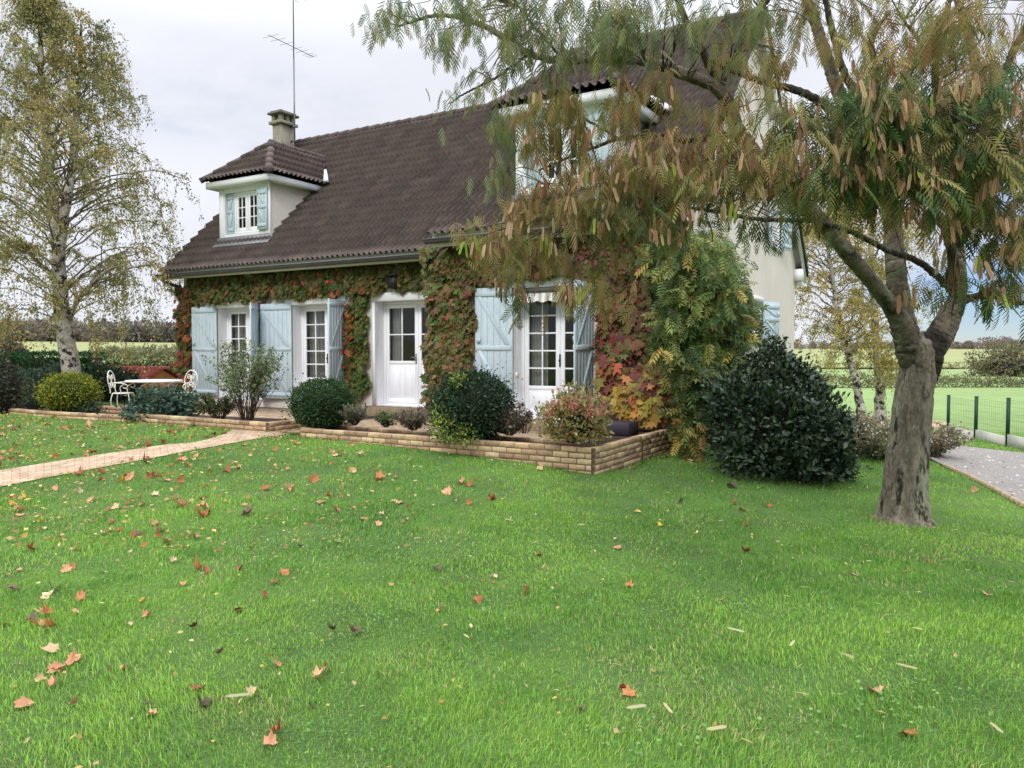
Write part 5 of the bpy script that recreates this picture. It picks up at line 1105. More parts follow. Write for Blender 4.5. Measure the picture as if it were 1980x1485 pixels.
# ------------------------------------------------------------------ the silk tree in front
def silk_tree():
    global rng; keep = rng; rng = np.random.default_rng(141)
    base = G(1747, 1008); D0 = base[1]; o = np.array(base)
    t = thing('silk_tree', 'spreading autumn silk tree with thick grey trunk and hanging brown pods', 'tree', tuple(base))
    Q = lambda L_: np.array([P(u, v, d) - o for u, v, d in L_])
    tk = Q([(1748, 1030, D0), (1749, 985, D0), (1752, 930, D0), (1758, 860, D0), (1766, 790, D0), (1774, 730, D0), (1778, 705, D0), (1781, 680, D0), (1784, 658, D0), (1787, 640, D0)])
    tk = spline(tk, 70); s = np.linspace(0, 1, 70)
    rr = np.interp(s, [0, .08, .2, .45, .65, .85, 1], [.29, .25, .215, .185, .172, .19, .17])
    ac = Acc(); tk = spline(tk[[0, 8, 18, 28, 38, 48, 58, 69]], 220); s = np.linspace(0, 1, 220); rr = np.interp(s, [0, .055, .11, .23, .42, .60, .78, .87, .94, 1], [.38, .30, .25, .212, .185, .176, .178, .168, .11, .02]); ns = 96
    ac.tube(tk, rr, ns, ridge=.045, seed=2); V = ac.V[0].reshape(220, ns, 3); an = np.arange(ns) / ns; cx = tk[:, None]; dd = V - cx
    A1, S1 = np.meshgrid(an, s); f1 = sum(w_ * np.abs(2 * vnoise(np.abs(((A1 + .37) % 1) - .5) * 2 * k_ + 20, S1 * j_ + 20 + 3 * A1, 1.0, 9 + k_) - 1) for k_, j_, w_ in ((9, 5, .5), (22, 14, .3), (46, 50, .2)))
    V = cx + dd * (1 + .42 * (np.minimum(f1, .40) - .3) + .05 * (vnoise(A1 * 14 + 5, S1 * 9 + 5, 1, 77) - .5))[..., None]; ac.V[0] = V.reshape(-1, 3); ac.build('trunk', M_bark, t, smooth=True)
    ac = Acc()
    c_ = spline(Q([(1783, 735, D0 - .02), (1793, 695, D0 - .04), (1804, 660, D0 - .05), (1811, 632, D0 - .02)]), 40, .004, 3); ac.tube(c_, np.interp(np.linspace(0, 1, 40), [0, .35, .7, 1], [.13, .15, .125, .03]), 20, ridge=.08, seed=4)
    ac.build('bark_scar', mat('wet_bark', srgb(50, 44, 37), .95, noise=(14, .6, 1.5), bump=(25, 1, .03)), t, smooth=True)
    M_bark2 = mat('fork_bark', srgb(108, 98, 83), .95, noise=[(5, .5, 1.3), (28, .7, 1.2)], bump=(22, .8, .03), var2=[(srgb(124, 126, 104), 4, .52, .68), (srgb(42, 37, 31), 6, .5, .66)])
    limbs = [  # pixel track with distance, start and end radius
        ([(1768, 750, D0), (1760, 690, D0 - .02), (1748, 640, D0 - .06), (1728, 600, D0 - .12), (1690, 550, D0 - .25), (1640, 492, D0 - .4), (1600, 442, D0 - .5), (1560, 400, D0 - .6), (1510, 350, D0 - .7), (1445, 280, D0 - .9), (1424, 245, D0 - 1), (1392, 175, D0 - 1.1), (1315, 141, D0 - 1.2), (1270, 125, D0 - 1.2), (1193, 112, D0 - 1.1), (1092, 117, D0 - 1.0), (1024, 103, D0 - .9), (931, 48, D0 - .8), (850, 30, D0 - .7), (770, 50, D0 - .6)], .105, .010),
        ([(1772, 750, D0 + .03), (1764, 690, D0 + .04), (1746, 620, D0 + .06), (1734, 545, D0 + .12), (1729, 480, D0 + .15), (1722, 410, D0 + .2), (1695, 330, D0 + .2), (1650, 250, D0 + .2), (1626, 190, D0 + .2), (1600, 115, D0 + .2), (1575, 40, D0 + .2), (1545, -40, D0 + .2)], .12, .045),
        ([(1780, 750, D0), (1794, 695, D0 + .0), (1818, 648, D0), (1840, 605, D0 - .02), (1851, 575, D0 - .04), (1852, 540, D0 - .1), (1848, 480, D0 - .15), (1856, 400, D0 - .2), (1880, 320, D0 - .25), (1915, 240, D0 - .3), (1895, 160, D0 - .3), (1870, 60, D0 - .3), (1845, -20, D0 - .3)], .12, .03),
        ([(1850, 572, D0 - .04), (1808, 530, D0 - .12), (1764, 500, D0 - .2), (1714, 483, D0 - .28), (1644, 448, D0 - .45), (1570, 428, D0 - .7), (1469, 424, D0 - .9), (1359, 405, D0 - 1.0), (1250, 402, D0 - 1.0), (1120, 430, D0 - .9)], .038, .007),
        ([(1848, 590, D0 - .05), (1880, 575, D0 - .1), (1915, 570, D0 - .2), (1955, 582, D0 - .3), (2010, 590, D0 - .4)], .045, .02),
        ([(1445, 280, D0 - .9), (1420, 259, D0 - .9), (1335, 271, D0 - .8), (1270, 263, D0 - .7), (1197, 268, D0 - .6), (1110, 300, D0 - .5), (1040, 330, D0 - .4)], .035, .008),
        ([(1391, 174, D0 - 1.1), (1360, 100, D0 - 1.2), (1330, 50, D0 - 1.25), (1303, -20, D0 - 1.3)], .04, .02),
        ([(1392, 172, D0 - 1.1), (1412, 120, D0 - 1.2), (1440, 69, D0 - 1.2), (1470, 20, D0 - 1.3), (1510, -30, D0 - 1.3)], .03, .015),
        ([(1640, 235, D0 + .2), (1590, 200, D0), (1537, 174, D0 - .2), (1480, 160, D0 - .4), (1405, 132, D0 - .6), (1330, 90, D0 - .8)], .05, .012),
        ([(1690, 320, D0 + .2), (1665, 200, D0 + .1), (1632, 140, D0), (1610, 60, D0), (1590, -30, D0)], .05, .025),
        ([(1720, 400, D0 + .2), (1700, 260, D0 - .1), (1690, 140, D0 - .3), (1685, 80, D0 - .4), (1720, 20, D0 - .4)], .05, .02),
        ([(1856, 400, D0 - .2), (1830, 280, D0 - .4), (1806, 130, D0 - .6), (1828, 40, D0 - .7), (1840, -30, D0 - .7)], .045, .02),
        ([(1880, 320, D0 - .25), (1920, 200, D0), (1950, 120, D0 + .1), (1990, 40, D0 + .2)], .05, .03),
        ([(1806, 130, D0 - .6), (1770, 70, D0 - .7), (1735, 20, D0 - .7)], .025, .01),
        ([(1850, 540, D0 - .1), (1830, 450, D0 - .5), (1790, 380, D0 - .9), (1740, 330, D0 - 1.3), (1680, 290, D0 - 1.5)], .05, .012),
        ([(1848, 480, D0 - .15), (1900, 400, D0 - .6), (1950, 330, D0 - 1.0), (2000, 280, D0 - 1.3)], .05, .015),
        ([(1024, 103, D0 - .9), (960, 150, D0 - .7), (900, 180, D0 - .5), (870, 200, D0 - .4)], .015, .005),
        ([(1092, 117, D0 - 1), (1040, 60, D0 - 1.1), (1000, 10, D0 - 1.2)], .015, .006),
        ([(1197, 268, D0 - .6), (1140, 235, D0 - .5), (1080, 205, D0 - .4), (1010, 200, D0 - .3)], .014, .005),
        ([(1250, 402, D0 - 1), (1180, 470, D0 - .8), (1100, 520, D0 - .6)], .012, .004),
    ]
    nodes = []
    for k, (L_, r0, r1) in enumerate(limbs):
        c = spline(Q(L_), 14 * len(L_), .0035, 150 + k); RX = {0: [.07, .128, .122, .088, .076], 1: [.07, .128, .122, .105, .10], 2: [.07, .130, .138, .112, .085]}; q_ = np.linspace(1, 0, len(c)); rad = (q_ ** .8 * (r0 - r1) + r1) 
        if k in RX: tt = np.linspace(0, len(L_) - 1, len(c)); m_ = np.clip((tt - 3.5), 0, 1); rad = np.interp(tt, range(5), RX[k]) * (1 - m_) + np.minimum(rad, RX[k][-1]) * m_
        ac = Acc(); ac.tube(c, rad, 16, ridge=.03, seed=k); ac.build('limb', M_bark2 if k < 3 else M_limb, t, smooth=True); nodes.append(c)
    nodes = np.concatenate(nodes)
    GN = [(70, 94, 56), (82, 106, 62), (62, 84, 52), (96, 118, 70)]; PG = [(116, 128, 90), (130, 140, 102), (104, 116, 80), (146, 150, 110)]
    OLV = [(132, 132, 78), (144, 140, 86), (120, 124, 74), (152, 146, 92)]; BR = [(160, 136, 90), (148, 122, 80), (172, 148, 100), (138, 116, 76), (150, 136, 84)]
    mixes = {'g': (GN, OLV, .42), 'p': (PG, OLV, .3), 'o': (OLV, BR, .45), 'b': (BR, OLV, .35), 'go': (GN, OLV, .66), 'gp': (PG, GN, .3)}
    regs = [  # u, v, ru, rv, near, far, clusters, fronds each, mix, folded share, size
        (790, 65, 85, 60, 6.3, 7.0, 16, 9, 'p', .9, .20), (905, 50, 90, 70, 6.2, 6.9, 22, 10, 'p', .85, .21), (905, 200, 45, 30, 6.5, 7.0, 5, 7, 'gp', .4, .2),
        (1010, 70, 90, 75, 6.0, 6.8, 26, 11, 'p', .75, .22), (1130, 60, 100, 80, 5.8, 6.6, 34, 12, 'p', .7, .22), (1240, 70, 90, 75, 5.8, 6.5, 20, 11, 'p', .7, .22),
        (980, 160, 60, 60, 6.3, 6.8, 10, 9, 'p', .8, .2), (1000, 255, 55, 45, 6.4, 6.9, 16, 11, 'p', .8, .21), (1120, 205, 110, 60, 6.2, 6.8, 26, 12, 'o', .8, .22),
        (1090, 300, 95, 55, 6.3, 6.8, 26, 12, 'o', .75, .22), (985, 335, 30, 90, 6.4, 6.8, 10, 10, 'p', .9, .2), (1010, 430, 60, 45, 6.3, 6.9, 14, 12, 'b', .6, .22), (1200, 340, 100, 55, 5.9, 6.6, 36, 13, 'b', .6, .23),
        (1120, 400, 130, 60, 6.0, 6.7, 42, 13, 'b', .6, .23), (1240, 440, 120, 55, 5.8, 6.5, 36, 13, 'go', .4, .24), (980, 480, 80, 40, 6.2, 6.8, 18, 12, 'o', .5, .23), (1090, 500, 110, 40, 6.1, 6.8, 22, 12, 'o', .6, .22),
        (1010, 560, 40, 40, 6.0, 6.4, 5, 8, 'g', .3, .24), (1130, 600, 45, 60, 5.9, 6.3, 8, 11, 'o', .7, .22), (1190, 560, 45, 70, 6.0, 6.4, 12, 11, 'o', .6, .22),
        (1350, 320, 110, 70, 5.7, 6.4, 44, 13, 'b', .5, .24), (1330, 372, 100, 38, 5.7, 6.4, 24, 13, 'go', .35, .25), (1470, 290, 70, 60, 5.6, 6.3, 26, 13, 'o', .5, .24), (1500, 335, 70, 48, 5.5, 6.3, 24, 12, 'b', .4, .25),
        (1400, 150, 120, 90, 5.8, 6.8, 16, 10, 'o', .7, .22), (1490, 130, 50, 60, 6.3, 6.8, 10, 10, 'o', .8, .2), (1345, 30, 100, 40, 5.8, 6.6, 14, 9, 'p', .8, .2),
        (1560, 60, 70, 70, 6.2, 7.0, 12, 9, 'o', .7, .21), (1560, 250, 70, 50, 5.6, 6.4, 20, 11, 'go', .3, .25), (1630, 240, 90, 60, 5.2, 6.2, 34, 11, 'g', .15, .26), (1590, 340, 70, 70, 5.3, 6.2, 26, 12, 'go', .3, .26),
        (1700, 330, 110, 80, 5.2, 6.4, 50, 12, 'go', .25, .26), (1760, 220, 110, 60, 5.0, 6.2, 40, 11, 'g', .15, .26), (1820, 320, 110, 90, 5.0, 6.2, 54, 12, 'go', .2, .27), (1900, 220, 90, 70, 5.0, 6.2, 40, 12, 'g', .15, .27),
        (1930, 350, 70, 100, 5.0, 6.2, 46, 12, 'go', .2, .26), (1850, 420, 90, 46, 5.3, 6.4, 26, 11, 'o', .3, .25), (1940, 470, 60, 50, 5.3, 6.2, 24, 12, 'go', .3, .25), (1940, 560, 60, 40, 5.4, 6.2, 18, 11, 'g', .2, .24), (1815, 545, 36, 40, 5.8, 6.4, 5, 8, 'g', .2, .24),
        (1650, 60, 90, 70, 6.2, 7.0, 20, 9, 'o', .75, .22), (1760, 70, 90, 80, 6.0, 6.8, 30, 10, 'o', .7, .22), (1880, 70, 110, 80, 5.8, 6.8, 40, 10, 'o', .6, .23), (1480, 50, 90, 45, 6.2, 6.9, 16, 9, 'p', .8, .22), (1420, 215, 60, 40, 6.0, 6.6, 10, 10, 'o', .6, .23), (1700, 160, 80, 50, 5.8, 6.6, 18, 10, 'o', .5, .24), (1230, 210, 90, 50, 6.0, 6.6, 22, 11, 'o', .7, .23), (1000, -50, 90, 40, 6.0, 6.6, 12, 10, 'p', .7, .22), (1280, -70, 100, 50, 5.8, 6.5, 18, 10, 'p', .7, .22), (1480, -60, 90, 50, 5.9, 6.7, 16, 10, 'o', .7, .22), (1660, -70, 100, 55, 6.1, 7.2, 22, 10, 'o', .7, .22), (1860, -70, 110, 60, 5.9, 6.9, 24, 10, 'p', .6, .23), (2050, 250, 60, 130, 5.3, 6.3, 34, 11, 'go', .3, .26), (2050, 480, 50, 70, 5.4, 6.2, 14, 11, 'go', .3, .25), (2040, 40, 60, 70, 6.0, 7.0, 14, 9, 'o', .6, .23), (1850, 150, 110, 45, 5.4, 6.4, 24, 10, 'o', .4, .25), (1690, 390, 60, 40, 5.6, 6.4, 10, 10, 'o', .4, .24), (1500, 445, 100, 24, 6.0, 6.6, 8, 6, 'gp', .5, .2), (1420, 440, 70, 30, 6.0, 6.6, 7, 8, 'gp', .4, .22),
    ]
    lf = Acc(); tw = Acc(); pods = []
    for (u, v, ru, rv, d0, d1, nc, nf, mx, fold, sz) in regs:
        sz *= .66; dn_ = .54 if v < 140 else .40 if v < 240 else .34 if u < 1560 else .42
        for c in range(max(3, int(nc * dn_))):
            a = rng.uniform(0, 6.28); r = math.sqrt(rng.random()); p = P(u + ru * r * cos(a), v + rv * .8 * r * sin(a) - 26, rng.uniform(d0, d1)) - o
            cost = np.linalg.norm(nodes - p, axis=1) - .5 * (nodes[:, 2] - p[:, ] [2] if False else 0); j = int(np.argmin(cost)); s = nodes[j]; dist = np.linalg.norm(p - s)
            if dist > .04:
                m = (s + p) / 2 + A(0, 0, .10 * dist) + rnd(1)[0] * .05 * dist; pts = spline(A(s, m, p), 9, .006, c); tw.tube(pts, np.linspace(.004 + .004 * min(dist, 1), .0025, 9), 4, cap=False)
            else: pts = np.array([s, p])
            k = nf; A_, B_, f = mixes[mx]; ph = rng.uniform(0, 6.28)
            az = ph + rng.uniform(-1.6, 1.6, k); st = np.c_[np.cos(az), np.sin(az), rng.uniform(-.9, .05, k)]
            pos = p + rnd(k) * .07 - np.abs(rnd(k)) * A(.02, .02, .05); dr = unit(st + A(0, 0, -.35) + .15 * rnd(k)); nn = unit(A(0, 0, 1) + .35 * rnd(k) - A(0, .25, 0))
            isf = rng.random(k) < fold; dr[isf] = unit(dr[isf] * .45 + A(0, 0, -.85)); cc = np.where((rng.random(k) < f)[:, None], palette(B_, k, None, .18), palette(A_, k, None, .18)); ss = sz * rng.uniform(.65, 1.2, k)
            lf.inst(FROND, pos[~isf], basis(dr, nn)[~isf], ss[~isf], cc[~isf]); dry = isf & (rng.random(k) < (.6 if mx == 'b' else .3 if mx in ('o', 'go') else 0)); isf &= ~dry; BF = basis(dr, unit(nn + A(0, -.6, 0)))
            lf.inst(FROND_FOLD, pos[isf], BF[isf], ss[isf] * .95, cc[isf]); lf.inst(DRY, pos[dry], BF[dry], ss[dry] * 1.15, cc[dry])
            if rng.random() < {'b': .7, 'o': .4, 'go': .6, 'g': .5, 'p': .06, 'gp': .1}[mx] and v > 150:
                for q in range(rng.integers(4, 9)): pods.append((p + rnd(1)[0] * A(.035, .035, .02) - A(0, .08, .02), mx))
    for (u, v, d, n) in ((1680, 150, 5.1, 6), (1700, 185, 5.1, 7), (1850, 150, 4.95, 4), (1868, 155, 4.95, 4), (1555, 310, 5.3, 6), (1530, 300, 5.4, 5), (1690, 255, 5.1, 7), (1715, 300, 5.2, 5), (1610, 290, 5.2, 6), (1780, 330, 5.0, 5), (1808, 335, 5.0, 5), (1930, 345, 5.0, 6), (1755, 270, 5.1, 5), (1440, 300, 5.6, 6), (1480, 350, 5.5, 6), (1300, 320, 5.8, 6), (1250, 300, 5.9, 6), (1380, 350, 5.7, 6), (1210, 360, 5.9, 6), (1150, 330, 6.0, 6), (1160, 420, 5.9, 6), (1090, 420, 6.0, 6), (1000, 430, 6.1, 6), (960, 460, 6.2, 6), (1060, 470, 6.1, 5), (930, 470, 6.2, 5), (900, 460, 6.3, 4), (1260, 440, 5.8, 5), (1340, 400, 5.7, 5), (970, 545, 6.1, 3), (985, 550, 6.1, 3), (1760, 400, 5.2, 5), (1850, 430, 5.2, 5), (1900, 500, 5.3, 4), (1760, 560, 5.6, 4), (1830, 490, 5.4, 5), (1965, 200, 4.95, 4), (1560, 230, 5.3, 4), (1105, 560, 6.0, 3), (1040, 300, 6.1, 5), (1130, 250, 6.0, 5), (1950, 420, 5.1, 5), (1640, 340, 5.2, 5), (1420, 390, 5.7, 5)):
        c_ = P(u, v, d) - o; j = int(np.argmin(np.linalg.norm(nodes - c_, axis=1))); tw.tube(spline(np.array([nodes[j], (nodes[j] + c_) / 2 + A(0, 0, .08), c_ + A(0, 0, .06)]), 9), np.linspace(.006, .003, 9), 4, cap=False)
        for q in range(n + 2): pods.append((c_ + rnd(1)[0] * A(.045, .03, .025), 'b'))
    tw.build('twigs', M_wood, t); tag(lf.build('crown', M_airy, t), kind='stuff')
    # seed pods: the nearest hundred as parts, the rest as one mass
    PC = [(168, 136, 102), (156, 124, 90), (180, 150, 116), (138, 106, 78), (188, 162, 126)]
    pods.sort(key=lambda q: q[0][1]); rest = Acc()
    for i, (p, mx) in enumerate(pods):
        ac = rest if i >= 96 else Acc(); g = rng.random() < .06; c = palette([(150, 168, 66)] if g else PC, len([0]), None, .12)
        d = unit(A(.22 * rng.normal(), .22 * rng.normal(), -1)); nn = unit(A(rng.normal() * .8, -1, .2)); sc = np.array([[.128 * rng.uniform(.75, 1.2)] * 3])
        ac.inst(POD, p[None], basis(d[None], nn[None]), sc, c)
        v0 = ac.V[-1]; cs = ac.C[-1].copy(); cs[1::3] *= .85; cs[4::6] *= .5; ac.C[-1] = cs
        ac.tube(A(p + A(0, 0, .05) + .01 * rnd(1)[0], p), .0015, 3, c[0] * .6, cap=False)
        if i < 96: ac.build('seed_pod', M_pod, t)
    tag(rest.build('seed_pods', M_pod, t), kind='stuff'); rng = keep
    return o
TRUNK = silk_tree()

# ------------------------------------------------------------------ grass
HOUSE_POLY = np.array([l2w(*q) for q in ((-14.4, -2.62), (-5.98, -2.62), (-5.98, -2.3), (-5.06, -2.3), (-5.06, -3.14), (.02, -3.14), (.02, .0), (.05, 9.6), (-14.4, 9.6))])
PL2 = np.array([l2w(*q) for q in ((-13.7, -3.2), (-12.0, -3.28), (-9.6, -3.04), (-5.92, -3.04), (-5.92, -2.0), (-13.7, -2.0))])
def open_lawn(x, y): return ~(inpoly(x, y, HOUSE_POLY) | inpoly(x, y, PL2) | inpoly(x, y, PATH_POLY) | inpoly(x, y, GR) | (np.hypot(x - TRUNK[0], y - TRUNK[1]) < .22))
def grass():
    global rng; keep = rng; rng = np.random.default_rng(161); ac = Acc()
    bands = [(1.9, 3.6, 9500, .0034, .031, 3), (3.6, 5.5, 6400, .0043, .032, 2), (5.5, 8.0, 3000, .0065, .032, 2), (8.0, 12, 1700, .0095, .036, 1), (12, 22, 560, .016, .048, 1)]
    for (y0, y1, dens, wd, ht, seg) in bands:
        hw = 1.08 if y1 < 9 else .88; area = hw * (y1 * y1 - y0 * y0); n = int(area * dens)
        y = np.sqrt(rng.uniform(y0 * y0, y1 * y1, n)); x = rng.uniform(-hw, hw, n) * y
        k = open_lawn(x, y); x, y = x[k], y[k]
        cl = vnoise(x + 80, y + 80, .16, 1); k = rng.random(len(x)) < .55 + .6 * cl; x, y, cl = x[k], y[k], cl[k]; n = len(x)
        h = ht * (.55 + .75 * rng.random(n)) * (.55 + .95 * vnoise(x + 90, y + 90, .32, 2)); az = rng.uniform(0, 6.28, n) ; lean = rng.uniform(.15, .95, n)
        sd = np.c_[np.cos(az), np.sin(az), 0 * az]; ld = np.c_[-np.sin(az), np.cos(az), 0 * az] * rng.choice([-1, 1], n)[:, None] + np.c_[.35 * np.cos(vnoise(x + 70, y + 70, 1.1, 3) * 9), .35 * np.sin(vnoise(x + 70, y + 70, 1.1, 3) * 9), 0 * az]
        b = np.c_[x, y, ground(x, y) - .004]; w = wd * rng.uniform(.6, 1.3, n)
        big = vnoise(x + 60, y + 60, 1.4, 5); mid = vnoise(x + 50, y + 50, .35, 6)
        c0, c1, c2, c3 = srgb(120, 168, 66), srgb(160, 198, 84), srgb(84, 134, 56), srgb(182, 182, 118)
        m = np.clip(.52 + 1.5 * (big - .5) + 1.0 * (mid - .5) + .22 * rng.normal(size=n), 0, 1)[:, None]; c = c2 * (1 - m) + c1 * m; c = .55 * c + .45 * c0; dry = (rng.random(n) < .04 + .30 * np.clip((vnoise(x + 33, y + 44, .55, 8) - .66) * 4, 0, 1) * (vnoise(x + 3, y + 4, 2.6, 12) > .42))[:, None]; c = np.where(dry, c3, c) * (1 + .14 * rng.normal(size=(n, 1)))
        V = [b - sd * w[:, None] / 2, b + sd * w[:, None] / 2]
        if seg == 1: V += [b + ld * (lean * h)[:, None] * .8 + A(0, 0, 1) * (h * .9)[:, None]]; T = [np.array([[0, 1, 2]])]
        else:
            mid_ = b + ld * (lean * h)[:, None] * .3 + A(0, 0, 1) * (h * .6)[:, None]
            V += [mid_ - sd * w[:, None] * .4, mid_ + sd * w[:, None] * .4, b + ld * (lean * h)[:, None] * .95 + A(0, 0, 1) * (h * (1 - .25 * lean))[:, None]]; T = [np.array([[0, 1, 3, 2]]), np.array([[2, 3, 4]])]
        kk = len(V); VV = np.stack(V, 1).reshape(-1, 3); off = (np.arange(n) * kk)[:, None]
        ac.add(VV, [f + off for f in T], np.repeat(np.clip(c, .01, 1), kk, 0))
    tag(ac.build('grass', M_grass), 'short green lawn grass in front of the house', 'grass', kind='stuff')
    # clover and broad-leaved weeds in patches
    ac = Acc(); CLV = (A([0, 0, 0], [.5, .3, .05], [.45, .8, .02], [0, 1, -.02], [-.45, .8, .02], [-.5, .3, .05]), [[[0, 1, 2, 3], [0, 3, 4, 5]]])
    for (u, v, r, n) in ((700, 990, .35, 420), (690, 1075, .5, 420), (1120, 1165, .3, 160), (1460, 1185, .25, 120), (1740, 1360, .18, 120), (1250, 1440, .14, 70), (220, 1150, .25, 120), (730, 1440, .16, 60), (1640, 1420, .2, 70), (830, 1210, .35, 140), (1150, 1050, .3, 160), (900, 1160, .5, 220), (520, 1060, .5, 200), (1880, 1260, .3, 90)):
        c = G(u, v); a = rng.uniform(0, 6.28, n); rr = r * np.sqrt(rng.random(n)) * 1.3; x = c[0] + rr * np.cos(a) * 1.6; y = c[1] + rr * np.sin(a); d = rnd(n) * A(1, 1, .15)
        ac.inst(CLV, np.c_[x, y, ground(x, y) + rng.uniform(.025, .06, n)], basis(d, unit(A(0, 0, 1) + .35 * rnd(n))), rng.uniform(.009, .02, n), palette([(96, 140, 66), (112, 152, 78), (84, 128, 60), (124, 158, 96)], n))
    tag(ac.build('clover', M_leaf), 'small patches of clover and weeds in the lawn', 'weeds', kind='stuff')
    # small litter: birch leaves, leaflets, twigs and pods too small to single out
    ac = Acc(); n = 4200; y = np.sqrt(rng.uniform(2.2 ** 2, 17 ** 2, n)); x = rng.uniform(-.8, .8, n) * y
    k = inpoly(x, y, HOUSE_POLY) | inpoly(x, y, PL2) | inpoly(x, y, GR); k = ~k & (rng.random(n) < np.clip(.8 - .9 * (x / y + .25), .10, 1)); x, y = x[k], y[k]; n = len(x); onp = inpoly(x, y, PATH_POLY); k = ~onp | (rng.random(n) < .12); x, y, onp = x[k], y[k], onp[k]; n = len(x)
    d = rnd(n) * A(1, 1, .25); z = ground(x, y) + np.where(onp, .02, rng.uniform(.03, .055, n))
    ac.inst(DIAMOND, np.c_[x, y, z], basis(d, unit(A(0, 0, 1) + .4 * rnd(n))), rng.uniform(.016, .042, n), palette([(196, 168, 96), (206, 184, 120), (180, 140, 84), (190, 160, 120), (168, 116, 76), (206, 196, 150)], n))
    n = 5200; y = rng.uniform(6.0, 17.5, n); x = rng.uniform(-.85, -.12, n) * y; onp = inpoly(x, y, PATH_POLY); k = open_lawn(x, y) & (rng.random(n) < np.clip(-1.1 * x / y - .05 + .25 * (y > 9), 0, 1)); x, y = x[k], y[k]; n = len(x)
    ac.inst(DIAMOND, np.c_[x, y, ground(x, y) + rng.uniform(.025, .05, n)], basis(rnd(n) * A(1, 1, .3), unit(A(0, 0, 1) + .5 * rnd(n))), rng.uniform(.025, .075, n), palette([(196, 164, 96), (208, 182, 116), (182, 142, 88), (190, 150, 110), (172, 112, 66), (150, 108, 70), (206, 190, 130)], n))
    m = 200; y2 = np.sqrt(rng.uniform(2.2 ** 2, 10 ** 2, m)); x2 = rng.uniform(-.15, .8, m) * y2; k = open_lawn(x2, y2); x2, y2 = x2[k], y2[k]; m = len(x2)
    ac.inst((A([-.07, 0, 0], [.07, 0, 0], [.1, .5, .03], [.02, 1, 0], [-.02, 1, 0], [-.1, .5, .03]), [[[0, 1, 2, 5], [5, 2, 3, 4]]]), np.c_[x2, y2, ground(x2, y2) + rng.uniform(.03, .05, m)], basis(rnd(m) * A(1, 1, .15), unit(A(0, 0, 1) + .4 * rnd(m))), rng.uniform(.03, .075, m), palette([(188, 168, 120), (200, 190, 150), (160, 130, 90), (176, 176, 120)], m))
    tag(ac.build('leaf_litter', M_leaf), 'scattered tiny birch leaves and leaflets on the lawn', 'leaf litter', kind='stuff'); rng = keep
grass()

# fallen plane leaves: each one a thing
M_dry = mat('dry_leaf', tint=True, rough=.65, noise=(30, .75, 1.2), trans=.12, spec=.3)
def plane_mesh(kind, col, seed):
    g = np.random.default_rng(seed); lob = [(-155, .5), (-122, .46), (-98, .74), (-70, .62), (-48, .92), (-24, .72), (0, 1.04), (24, .72), (48, .92), (70, .62), (98, .74), (122, .46), (155, .5)]
    ac = Acc(); out = [(r * (1 + .08 * g.normal()) * sin(radians(a)), r * (1 + .08 * g.normal()) * cos(radians(a))) for a, r in lob]
    rings = [(0, .04)] ; V = [(0, 0, 0)]
    for f in (.5, 1.0): V += [(x * f, y * f, 0) for x, y in out]
    V = np.array(V); r = np.hypot(V[:, 0], V[:, 1]); cu = {'flat': .42, 'curled': .9, 'cupped': .9}[kind]; ax = g.uniform(0, pi); q = V[:, 0] * cos(ax) + V[:, 1] * sin(ax)
    V[:, 2] = cu * q ** 2 * (1.0 if kind != 'cupped' else .6) + (cu * .5 * r ** 2 if kind == 'cupped' else 0) + .07 * g.normal(size=len(V)) * r
    sh = 1 - .35 * cu * np.abs(q); V[:, 0] *= sh; V[:, 1] *= sh; n = len(out)
    F3 = [[0, 1 + i, 1 + (i + 1) % n] for i in range(n - 1)] + [[0, n, 1]]; F4 = [[1 + i, 1 + n + i, 1 + n + i + 1, 1 + i + 1] for i in range(n - 1)]
    V[:, 2] -= np.percentile(V[:, 2], 8); c = srgb(*col) * (1 + .1 * g.normal(size=(len(V), 1))); c[0] *= .8
    ac.add(V * .5, [F3, F4], np.clip(c, .01, 1)); p = A([0, 0, 0], [.02, -.3, .02], [.05, -.62, .05]) * .5 - A(0, 0, 0); ac.tube(spline(p, 6), .012, 4, srgb(*col) * .7)
    o = ac.build('fallen_leaf', M_dry); me = o.data; bpy.data.objects.remove(o); return me
LC = {'tan': [(204, 150, 112), (190, 138, 104), (212, 164, 126)], 'orange': [(180, 112, 70), (188, 124, 80), (168, 100, 64)], 'rust': [(150, 82, 58), (162, 92, 66), (138, 76, 56)], 'dark': [(104, 82, 74), (120, 96, 88), (92, 74, 66)], 'yellow': [(214, 176, 62), (206, 160, 60), (220, 190, 90)], 'pale': [(206, 176, 132), (196, 168, 130), (214, 190, 152)]}
LM_ = {(c, k): [plane_mesh(k, LC[c][i], 700 + 31 * i + len(c) + 7 * j) for i in range(3)] for c in LC for j, k in enumerate(('flat', 'curled', 'cupped'))}
LGRP = 'fallen leaves on the lawn'
def leaf(x, y, size, colour, kind, label, tilt=.35, i=0):
    o = bpy.data.objects.new('fallen_leaf', LM_[(colour, kind)][i % 3]); COL.objects.link(o); o.location = (x, y, gz(x, y) + (.016 if not inpoly(A(x), A(y), PATH_POLY)[0] else .018))
    o.rotation_euler = (random.gauss(0, tilt), random.gauss(0, tilt), random.uniform(0, 6.28)); o.scale = (size * random.uniform(.6, 1), size * random.uniform(.8, 1.05), size * random.uniform(.8, 1.5)); tag(o, label, 'leaf', LGRP); return o
